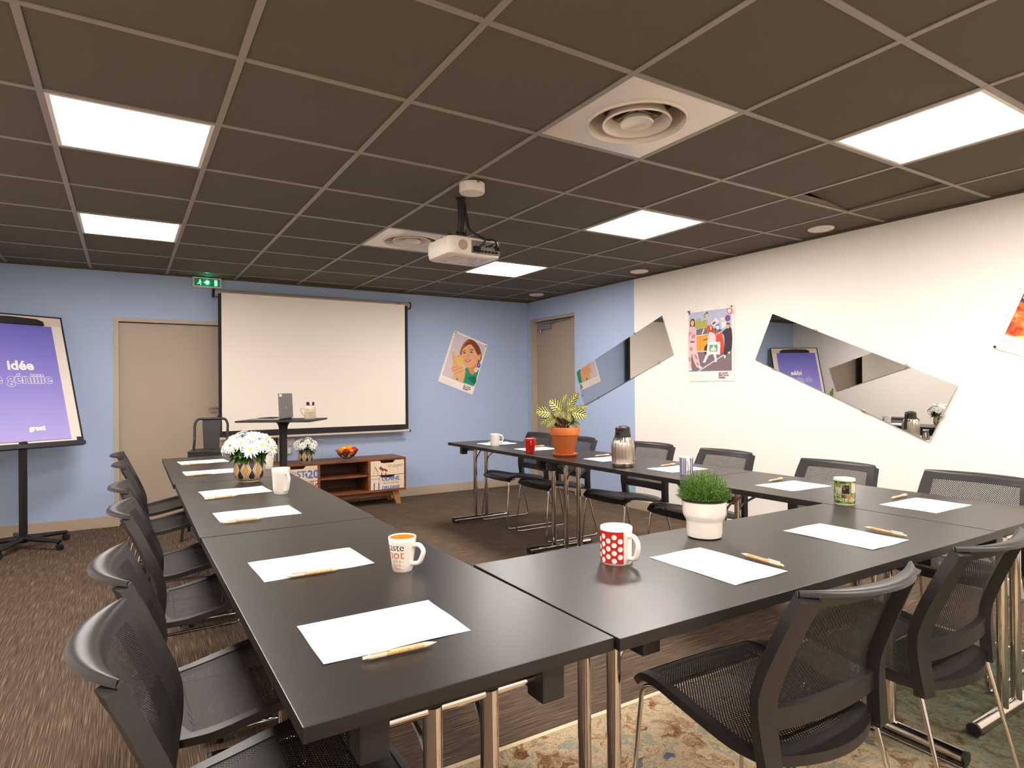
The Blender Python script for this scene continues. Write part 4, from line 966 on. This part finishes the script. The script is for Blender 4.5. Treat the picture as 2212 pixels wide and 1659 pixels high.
for s, yy, sz, dx_ in (('A la', .08, .022, -.012), ('Guinguette', .055, .02, 0), ('de Paris', .035, .016, .006)):
    vs, fs = textmesh(s, sz, align='CENTER'); wrap(b, rf, [Vector((v.x*.8+dx_+v.y*.25, v.y, 0)) for v in vs], fs, PI/2+.15, yy)
b.build('lettering', mat('lettering_dark', (92, 76, 60), .6), jg, smooth=False)
for k, (a, c_, lb) in enumerate(((.2, (28, 28, 34), 'black marker lying across the mouth of the stoneware jug'), (2.2, (150, 30, 60), 'red marker standing in the stoneware jug'), (4.0, (50, 40, 120), 'purple marker standing in the stoneware jug'))):
    t = empty('marker_pen', lb, 'marker', jx+Vector((.018*math.cos(a), .018*math.sin(a), .02)), 0, 'markers in the jug')
    MB().tube([(0, 0, 0), (.008*math.cos(a), .008*math.sin(a), .085)], .008, 12).build('barrel', M_wplas, t)
    MB().tube([(.008*math.cos(a), .008*math.sin(a), .085), (.0115*math.cos(a), .0115*math.sin(a), .122)], .009, 12).build('cap', C(*c_, .4), t)

# ================================================================== METAL HIGH STOOL
so = empty('metal_high_stool', 'black metal high stool with curved tube backrest by the door', 'stool', (.87, .02, 0), math.radians(-12))
MB().box((-.15, -.15, .715), (.15, .15, .728), bev=.005).box((-.147, -.147, .66), (.147, .147, .716), bev=.006).build('seat', M_black, so)
for sx in (-1, 1):
    for sy in (-1, 1):
        a = Vector((sx*.135, sy*.135, .70)); c_ = Vector((sx*.2, sy*.2, 0)); b = MB()
        w1 = .022; vs = []
        for p in (a, c_):
            q_ = w1 if p is a else .014
            vs += [p+Vector((0, 0, 0)), p+Vector((-sx*q_*1.6, 0, 0)), p+Vector((-sx*q_*1.6, -sy*.004, 0)), p+Vector((-sx*.004, -sy*.004, 0)), p+Vector((-sx*.004, -sy*q_*1.6, 0)), p+Vector((0, -sy*q_*1.6, 0))]
        b.add(vs, [(i, (i+1) % 6, 6+(i+1) % 6, 6+i) for i in range(6)]+[tuple(range(6)), tuple(range(11, 5, -1))]); b.build('leg', M_black, so, smooth=False)
b = MB()
for s in (-1, 1): b.box((-.17, s*.172-.004, .30), (.17, s*.172+.004, .325)).box((s*.172-.004, -.17, .30), (s*.172+.004, .17, .325))
b.build('foot_rail', M_black, so, smooth=False)
MB().tube(arc([(-.12, -.03, .72), (-.13, .13, .80), (-.132, .155, .94), (-.11, .17, .985), (.11, .17, .985), (.132, .155, .94), (.13, .13, .80), (.12, -.03, .72)], .04), .0105, 12).build('back_tube', M_black, so)
MB().sheet(lambda u, v: (-.062+.124*u+(-.012+.024*u)*v, .14+.032*v, .715+.265*v), 4, 6, .004).build('back_splat', M_black, so)

# ================================================================== FLIP CHART
fcr = Vector((math.cos(math.radians(30)), math.sin(math.radians(30)), 0)); fcn = Vector((fcr.y, -fcr.x, 0)); tilt = math.radians(18.5)
fu = UP*math.cos(tilt)-fcn*math.sin(tilt); BR = Vector((-.045, .50, .815)); BW, BH = .80, 1.12
TRc = BR+fu*BH; BC = BR-fcr*BW/2
fc = empty('flip_chart', 'flip chart on a black wheeled stand with a purple page reading idee de geniiiie', 'flip chart', (-.43, .295, 0))
ori = Vector((-.43, .295, 0))
def fl(x, y, z=0): return BR-fcr*BW+fcr*x+fu*y+fcn*z-ori   # board coordinates; z towards viewer... 
nb = fcr.cross(fu)   # board normal to the viewer
def fl(x, y, z=0): return BR-fcr*BW+fcr*x+fu*y+nb*z-ori
def slab(mb, x0, y0, x1, y1, z0, z1_, mi=0):
    mb.add([fl(x, y, z) for z in (z0, z1_) for x, y in ((x0, y0), (x1, y0), (x1, y1), (x0, y1))], [(3, 2, 1, 0), (4, 5, 6, 7), (0, 1, 5, 4), (1, 2, 6, 5), (2, 3, 7, 6), (3, 0, 4, 7)], mi)
b = MB(); slab(b, .008, .008, BW-.008, BH-.008, -.012, .0); b.build('white_board', mat('board_white', (236, 226, 216), .25), fc, smooth=False)
b = MB()
for q in ((0, 0, BW, .012), (0, BH-.012, BW, BH), (0, 0, .012, BH), (BW-.012, 0, BW, BH)): slab(b, *q, -.016, .006)
slab(b, 0, -.03, BW, .0, -.02, .03); slab(b, BW-.05, .012, BW-.015, .04, .0, .008); b.build('board_frame', M_blackm, fc, smooth=False)
f = Flat(fl(0, 0, .006), fcr, fu)
f.poly([(BW-.30, BH-.09), (.07, BH-.09), (.09, BH-.055), (.14, BH-.035), (.4, BH-.03), (BW-.22, BH-.035), (BW-.17, BH-.055), (BW-.15, BH-.09)], M_blackm)
b = MB(); pts = [(.15, BH-.092), (BW-.15, BH-.092), (BW-.155, BH-.06), (BW-.2, BH-.04), (.4, BH-.03), (.2, BH-.04), (.155, BH-.06)]
vs = [fl(x, y, .003) for x, y in pts]+[fl(x, y, .022) for x, y in pts]; n = len(pts)
b.add(vs, [tuple(range(n-1, -1, -1)), tuple(range(n, 2*n))]+[(i, (i+1) % n, n+(i+1) % n, n+i) for i in range(n)]); b.build('paper_clamp', M_blackm, fc, smooth=False)
b = MB(); slab(b, .02, BH-.088, BW-.012, BH-.012, .0, .004); b.build('top_plate', mat('plate_cream', (222, 206, 188), .3), fc, smooth=False)
def pageM():
    g = NT('page_purple_gradient', .7, .3); x, y, z = g.sep(g.tc.outputs['Object'])
    return g.color(g.ramp(g.math('DIVIDE', g.math('SUBTRACT', z, .85), 1.0), [(0, (176, 166, 226)), (.5, (140, 132, 210)), (1, (106, 100, 194))]))
PW = .655; PX0 = (BW-PW)/2-.02
f = Flat(fl(PX0, .03, .0075), fcr, fu); f.poly([(0, 0), (PW, 0), (PW, .995), (0, .995)], pageM()); page = f.build('page', fc)
M_lw = mat('page_letter_white', (246, 240, 240), .6)
f = Flat(fl(PX0, .03, .0085), fcr, fu)
f.text('idée', .285, .60, .110, M_lw, fat=.0035)
f.text('de géniiiie', .125, .485, .115, M_lw, outline=.0019, fat=.004)
f.build('slogan_lettering', page)
f = Flat(fl(PX0, .03, .0085), fcr, fu); f.text('greet', .365, .085, .052, M_lw, fat=.004); f.build('logo_lettering', page)
MB().tube([(0, 0, .05), (0, 0, .835)], .0265, 4, flat=(1.05, 1.05)).tube([(0, 0, .80), (0, 0, .84)], .032, 16).build('pole', M_blackm, fc)
MB().tube([(0, 0, .83), fl(BW/2, .1, -.02), fl(BW/2, .5, -.02)], .018, 12).build('board_bracket', M_blackm, fc)
for k in range(5):
    a = math.radians(-38+72*k); d = Vector((math.cos(a), math.sin(a), 0))
    MB().tube([d*.0+UP*.085, d*.06+UP*.085, d*.32+UP*.068], [.035, .028, .018], 10, flat=(1, .8)).build('base_arm', M_black, fc)
    c_ = d*.30; w_ = d.cross(UP)
    MB().tube([c_+UP*.024-w_*.014+d*.015, c_+UP*.024+w_*.014+d*.015], .024, 16).tube([c_+UP*.03, c_+UP*.06], .009, 8).build('caster', M_dark, fc)

# ================================================================== RUG
rg = empty('patterned_rug', 'worn oriental rug in cream, rust and blue-green under the near cross table', 'rug', (2.55, -5.35, 0))
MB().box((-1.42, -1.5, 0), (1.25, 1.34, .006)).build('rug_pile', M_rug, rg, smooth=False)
MB().box((-1.44, 1.34, 0), (1.27, 1.36, .007), bev=.002).box((-1.44, -1.5, 0), (-1.42, 1.34, .007)).box((1.25, -1.5, 0), (1.27, 1.34, .007)).build('binding', M_rugedge, rg)

# ================================================================== POSTERS
def poster(name, lb, TL, TR_, BL, plane, n, shapes, texts=(), pins=()):
    """shapes in normalised coordinates (u right, v down)"""
    to3 = (lambda p: Vector((p[0], plane, p[1]))) if n == 'y' else (lambda p: Vector((plane, p[0], p[1])))
    a, b_, c_ = to3(TL), to3(TR_), to3(BL); wv = b_-a; w_ = wv.length; hv = c_-a; hv = hv-wv*(hv.dot(wv)/wv.dot(wv)); h_ = hv.length
    r = empty(name, lb, 'poster', c_)
    o = a+hv; f = Flat(Vector((0, 0, 0))+(o-c_), wv, -hv)
    sh = f.P(0, 0, .0)
    cor = [(0, 0), (w_, 0), (w_, h_), (0, h_)]
    b = MB(); b.add([f.P(x, y, .0) for x, y in cor]+[f.P(x, y, .001) for x, y in cor], [(3, 2, 1, 0), (4, 5, 6, 7), (0, 1, 5, 4), (1, 2, 6, 5), (2, 3, 7, 6), (3, 0, 4, 7)])
    b.build('sheet', mat('poster_white', (250, 242, 234), .5), r, smooth=False)
    f.k = 12
    for pts, m, s in shapes:
        f.poly([(u*w_, (1-v)*h_) for u, v in pts], m, s)
        if len(pts) == 4 and s == 0 and abs(pts[0][0]-pts[2][0]) < .03: f.k -= 1   # border dots share one layer
    f.k += 1
    for t, u, v, sz, m, kw in texts: f.text(t, u*w_, (1-v)*h_, sz, m, **kw)
    f.build('print', r)
    for u, v in pins: MB().ball(f.P(u*w_, (1-v)*h_, .009), .007, 10).build('pin', M_soil, r)
def deco(seed, cols, n=60):
    """scattered dots of the decorated border"""
    rnd = random.Random(seed); out = []
    for k in range(n):
        e = rnd.choice('tlr'); t = rnd.random(); q = rnd.uniform(.004, .032)
        u, v = (t, q) if e == 't' else ((q*1.4, t*.72) if e == 'l' else (1-q*1.4, t*.72))
        a = rnd.uniform(.005, .014); out.append(([(u-a, v), (u, v-a*.7), (u+a*.8, v+a*.2), (u, v+a*.7)], rnd.choice(cols), 0))
    return out
def aff(pts, TL, TR_, BL):
    ax, ay = TR_[0]-TL[0], TR_[1]-TL[1]; bx_, by_ = BL[0]-TL[0], BL[1]-TL[1]; D = ax*by_-ay*bx_
    return [(((x-TL[0])*by_-(y-TL[1])*bx_)/D, (ax*(y-TL[1])-ay*(x-TL[0]))/D) for x, y in pts]
sk, sk2, hair, hair2, grn, grn2, yel = C(238, 178, 128), C(226, 150, 104), C(138, 66, 42), C(176, 104, 68), C(44, 150, 116), C(24, 110, 84), C(238, 198, 104)
A = lambda p: aff(p, (510, 150), (1275, 480), (165, 1290))
S = [([(.05, .035), (.955, .035), (.955, .865), (.05, .865)], C(222, 206, 210), 0)]
S += deco(4, [C(222, 204, 164), C(206, 172, 140), C(236, 222, 190)], 110)
S += [(A([(640, 640), (700, 480), (800, 370), (860, 352), (960, 390), (1060, 500), (1120, 650), (1135, 780), (1100, 860), (1040, 900), (1020, 800), (900, 560), (750, 560), (690, 700), (650, 700)]), hair, 4),
      (A([(640, 640), (700, 480), (790, 380), (850, 390), (740, 480), (690, 600), (680, 700), (645, 700)]), hair2, 4),
      (A([(760, 1010), (850, 990), (1060, 1040), (1075, 1060), (970, 1430), (700, 1325)]), grn, 0), (A([(820, 1220), (1010, 1220), (990, 1380), (880, 1300)]), grn2, 3),
      (A([(830, 960), (840, 1060), (900, 1150), (960, 1150), (1020, 1060), (1040, 930), (1040, 850), (900, 850)]), sk2, 4),
      (A([(690, 620), (740, 500), (860, 440), (960, 500), (1040, 640), (1060, 760), (1040, 870), (960, 960), (860, 1000), (760, 980), (705, 880), (685, 760)]), sk, 5),
      (A([(1062, 700), (1100, 690), (1118, 740), (1100, 820), (1070, 840), (1055, 780)]), sk, 4), (A([(690, 600), (760, 480), (880, 420), (990, 500), (1060, 640), (1080, 700), (1050, 720), (960, 560), (880, 470), (760, 520)]), hair, 4),
      (A([(705, 625), (760, 595), (765, 605), (715, 640)]), hair, 2), (A([(855, 590), (930, 580), (950, 600), (860, 605)]), hair, 2),
      (A([(705, 660), (740, 648), (770, 665), (740, 680)]), C(70, 56, 60), 3), (A([(855, 645), (895, 632), (935, 650), (895, 662)]), C(70, 56, 60), 3), (A([(712, 680), (740, 690), (768, 678), (745, 700)]), C(170, 190, 210), 3), (A([(860, 625), (900, 615), (935, 632), (900, 628)]), C(170, 190, 210), 3),
      (A([(780, 740), (800, 760), (840, 750), (830, 735), (845, 720)]), sk2, 3), (A([(745, 825), (800, 812), (890, 832), (840, 866), (780, 868)]), C(206, 92, 76), 4), (A([(765, 832), (810, 826), (860, 836), (810, 846)]), C(250, 236, 226), 3),
      (A([(565, 740), (620, 705), (680, 735), (700, 800), (720, 930), (680, 950), (600, 900), (560, 800)]), yel, 4), (A([(590, 738), (600, 730), (610, 745), (598, 752)]), C(60, 50, 40), 2), (A([(640, 722), (652, 718), (656, 736), (644, 738)]), C(60, 50, 40), 2),
      (A([(460, 690), (480, 650), (510, 655), (560, 800), (600, 930), (700, 960), (765, 1060), (760, 1130), (715, 1320), (600, 1290), (620, 1170), (540, 1250), (475, 1240), (510, 1120), (465, 1080), (455, 980), (490, 900)]), sk, 4),
      (A([(465, 1000), (600, 960), (605, 975), (480, 1015)]), sk2, 2), (A([(475, 1060), (700, 990), (700, 1005), (490, 1075)]), sk2, 2), (A([(520, 1125), (720, 1050), (715, 1065), (530, 1140)]), sk2, 2), (A([(545, 1260), (600, 1195), (595, 1285)]), grn, 0),
      (A([(1035, 920), (1060, 890), (1100, 900), (1110, 960), (1085, 1010), (1040, 985)]), C(104, 88, 176), 3), (A([(965, 1050), (990, 1010), (1040, 1010), (1055, 1050), (1010, 1110), (970, 1085)]), C(244, 236, 220), 3), (A([(990, 1045), (1030, 1040), (1030, 1055), (990, 1060)]), C(90, 120, 80), 0), (A([(1055, 935), (1075, 925), (1090, 950), (1070, 975)]), C(190, 180, 230), 2)]
tx = lambda o: [('greet', .06, .975, .085, mat('faint_outline', (236, 214, 210), .6), dict(outline=.0007, fat=.002)), ('do good', .69, .905, .028, M_tbr, dict(fat=.0006)), ('feel good', .69, .935, .028, M_tbr, dict(fat=.0006)), ('hotels', .69, .965, .028, M_tbr, dict(fat=.0006))]
poster('wall_poster', 'tilted poster of a smiling woman holding a yellow chick on the blue wall', (3.632, 1.938), (4.091, 1.774), (3.412, 1.32), YB-.0045, 'y', S, tx(0), [(.05, .03), (.955, .04)])
def A2(p):
    out = []
    for x, y in p:
        u = (x-145)/866; t = 270-122*u; out.append((u, (y-t)/(1608-12*u-t)))
    return out
pk, pk2, van, van2 = C(226, 184, 194), C(206, 140, 142), C(232, 160, 60), C(206, 134, 44)
def B2_(x0, y0, x1, y1): return [(x0, y0), (x1, y0), (x1, y1), (x0, y1)]
S = [([(.03, .045), (.95, .045), (.95, .87), (.03, .87)], C(186, 192, 216), 0)]+deco(9, [C(226, 208, 172), C(216, 186, 158), C(236, 222, 190)], 110)
S += [(A2([(165, 1050), (970, 960), (970, 1400), (170, 1420)]), C(128, 112, 114), 0), (A2([(340, 1415), (830, 1095), (850, 1105), (380, 1415)]), C(196, 212, 224), 0),
      (A2([(300, 560), (330, 420), (360, 480), (380, 400), (410, 470), (440, 470), (520, 440), (545, 560), (500, 620), (320, 620)]), C(172, 172, 92), 2), (A2([(560, 640), (700, 600), (700, 700), (560, 700)]), C(90, 80, 70), 0),
      (A2([(310, 740), (560, 700), (570, 1030), (330, 1050)]), van, 0), (A2([(315, 760), (560, 722), (560, 700), (312, 735)]), C(244, 232, 214), 0), (A2([(385, 760), (392, 760), (392, 1040), (385, 1040)]), van2, 0), (A2([(320, 640), (400, 620), (530, 610), (530, 715), (320, 745)]), C(112, 108, 120), 0), (A2([(420, 720), (460, 620), (480, 620), (440, 720)]), C(240, 232, 222), 0),
      (A2([(470, 1050), (480, 960), (530, 900), (560, 920), (550, 1080), (490, 1100)]), C(66, 56, 58), 3), (A2([(450, 830), (560, 790), (560, 810), (450, 845)]), C(90, 56, 50), 0), (A2([(320, 1040), (540, 1030), (540, 1050), (320, 1056)]), C(220, 216, 214), 0),
      (A2([(470, 360), (540, 290), (550, 370), (480, 410)]), C(70, 66, 70), 0), (A2([(480, 370), (530, 330), (545, 370), (500, 395)]), C(232, 206, 84), 3),
      (A2([(600, 510), (690, 410), (750, 480), (660, 580)]), C(236, 222, 214), 0), (A2([(620, 510), (680, 470), (690, 510), (640, 550)]), C(150, 90, 84), 0), (A2([(690, 540), (750, 520), (765, 640), (700, 650)]), C(96, 130, 190), 0), (A2([(700, 570), (745, 560), (745, 620), (705, 625)]), C(232, 232, 240), 3), (A2([(780, 410), (850, 400), (850, 460), (785, 470)]), C(240, 226, 190), 0), (A2([(790, 490), (870, 480), (880, 560), (800, 620)]), C(240, 232, 226), 0),
      # person in pink on the left
      (A2([(200, 560), (205, 470), (245, 430), (285, 450), (295, 520), (285, 580), (205, 580)]), C(84, 50, 44), 4), (A2([(215, 500), (245, 460), (275, 490), (270, 550), (245, 575), (220, 550)]), sk, 4),
      (A2([(170, 650), (215, 590), (280, 585), (320, 660), (325, 860), (320, 930), (170, 920), (165, 800)]), pk, 3), (A2([(180, 680), (230, 690), (225, 720), (180, 760)]), pk2, 0), (A2([(240, 740), (300, 720), (290, 790), (230, 800)]), pk2, 2), (A2([(210, 850), (290, 860), (285, 890), (200, 885)]), C(120, 74, 78), 0),
      (A2([(170, 880), (300, 880), (340, 1050), (400, 1320), (330, 1350), (270, 1230), (230, 1070), (215, 1200), (225, 1370), (175, 1380), (160, 1100)]), C(230, 196, 196), 0), (A2([(200, 960), (250, 980), (240, 1040), (190, 1020)]), pk2, 2), (A2([(280, 1090), (330, 1120), (350, 1200), (300, 1180)]), pk2, 2), (A2([(175, 1150), (205, 1160), (205, 1230), (175, 1230)]), pk2, 2), (A2([(320, 1240), (370, 1270), (370, 1310), (330, 1300)]), pk2, 2),
      (A2([(360, 1350), (400, 1325), (430, 1350), (390, 1370)]), C(250, 242, 236), 3), (A2([(175, 1370), (225, 1355), (235, 1400), (180, 1405)]), C(250, 242, 236), 0),
      # person in the middle
      (A2([(520, 620), (535, 480), (560, 560), (600, 570), (680, 640), (700, 820), (690, 870), (560, 870), (540, 700)]), C(204, 84, 76), 3), (A2([(525, 480), (545, 460), (550, 560), (530, 570)]), sk, 0), (A2([(570, 600), (590, 550), (630, 570), (650, 640), (640, 700), (590, 690)]), C(140, 84, 60), 4), (A2([(580, 590), (600, 565), (620, 590), (612, 640), (590, 640)]), sk, 4),
      (A2([(560, 700), (640, 690), (690, 760), (690, 870), (550, 880)]), C(240, 206, 212), 3), (A2([(560, 870), (520, 1080), (450, 1240), (500, 1240), (560, 1120), (640, 1090), (680, 1230), (710, 1220), (690, 1060), (680, 870)]), C(232, 222, 226), 0), (A2([(445, 1245), (480, 1215), (505, 1235), (480, 1255)]), C(250, 244, 240), 3), (A2([(665, 1230), (705, 1210), (710, 1235), (680, 1240)]), C(250, 244, 240), 3),
      # person in red, person in black
      (A2([(700, 760), (740, 690), (790, 690), (830, 860), (840, 1050), (780, 1070), (770, 870), (700, 860)]), C(222, 76, 50), 3), (A2([(730, 680), (750, 650), (775, 670), (765, 720), (740, 720)]), sk2, 4), (A2([(705, 700), (740, 640), (810, 640), (780, 660), (735, 680)]), C(90, 70, 56), 3),
      (A2([(800, 690), (900, 600), (975, 620), (975, 980), (900, 1050), (870, 1110), (830, 1090), (850, 900), (840, 740)]), C(62, 58, 68), 2), (A2([(885, 560), (905, 520), (935, 540), (930, 600), (900, 610)]), sk, 4), (A2([(880, 545), (900, 505), (940, 520), (938, 560), (925, 535), (890, 540)]), C(60, 52, 56), 3), (A2([(838, 1120), (870, 1110), (870, 1165), (840, 1165)]), C(250, 244, 240), 0), (A2([(915, 1060), (945, 1040), (945, 1080), (918, 1085)]), C(250, 244, 240), 0),
      # sign held in front
      (A2([(540, 870), (775, 862), (768, 1105), (525, 1095)]), C(246, 230, 232), 0), (A2([(577, 920), (725, 915), (722, 1045), (572, 1045)]), C(84, 172, 150), 0), (A2([(600, 1030), (610, 980), (640, 960), (640, 930), (665, 925), (670, 960), (690, 980), (695, 1030)]), C(242, 226, 190), 2),
      (A2([(172, 290), (210, 285), (205, 355), (175, 355)]), C(84, 110, 160), 0),
      (A2([(890, 290), (905, 240), (945, 225), (985, 250), (988, 300), (960, 335), (915, 330)]), C(232, 110, 110), 4), (A2([(905, 290), (920, 250), (950, 245), (970, 265), (965, 305), (935, 320)]), C(250, 226, 222), 4),
      (A2([(860, 420), (880, 370), (920, 360), (945, 390), (935, 450), (905, 478), (870, 460)]), C(138, 84, 150), 4)]
poster('wall_poster', 'upright poster of four dancing people beside an orange van on the white wall', (-1.833, 1.937), (-2.344, 1.934), (-1.829, 1.283), XR-.0045, 'x', S, tx(0), [(.03, .03), (.96, .03)])
rd = NT('print_food', .5, .3); nn = rd.noise(rd.tc.outputs['Object'], 22, 4, .6, 1.0); M_food = rd.color(rd.ramp(nn, [(.32, (120, 60, 40)), (.42, (206, 76, 44)), (.5, (226, 120, 56)), (.58, (196, 130, 70)), (.66, (240, 176, 100)), (.75, (110, 110, 60))]))
# third poster: bottom-left corner and directions measured on the wall
BLc = (-4.176, 1.450); ang = math.radians(22.0)
rv = Vector((0, -math.cos(ang), -math.sin(ang)))*.5; uv_ = Vector((0, -math.sin(ang), math.cos(ang)))*.66
TLc = (BLc[0]+uv_.y, BLc[1]+uv_.z); TRc3 = (TLc[0]+rv.y, TLc[1]+rv.z)
S = [([(.055, .04), (.95, .04), (.95, .86), (.055, .86)], C(78, 66, 78), 0)]+deco(14, [C(232, 214, 184), C(224, 196, 170)], 90)
S += [([(.055, .56), (.3, .60), (.6, .58), (.95, .60), (.95, .86), (.055, .86)], M_food, 0), ([(.3, .66), (.5, .62), (.7, .68), (.6, .8), (.35, .78)], C(240, 232, 220), 4), ([(.14, .86), (.3, .81), (.6, .80), (.8, .86)], C(240, 214, 130), 0), ([(.055, .43), (.2, .425), (.2, .445), (.055, .45)], C(224, 180, 120), 0), ([(.055, .36), (.3, .3), (.3, .34), (.055, .39)], C(206, 160, 90), 0)]
poster('wall_poster', 'tilted poster of colourful food cut by the right edge of the picture', TLc, TRc3, BLc, XR-.0045, 'x', S, [('greet', .04, .97, .10, mat('faint_outline2', (222, 194, 196), .6), dict(outline=.0010, fat=.003)), ('idées', .06, .53, .06, M_paper, dict())], [(.02, .985)])
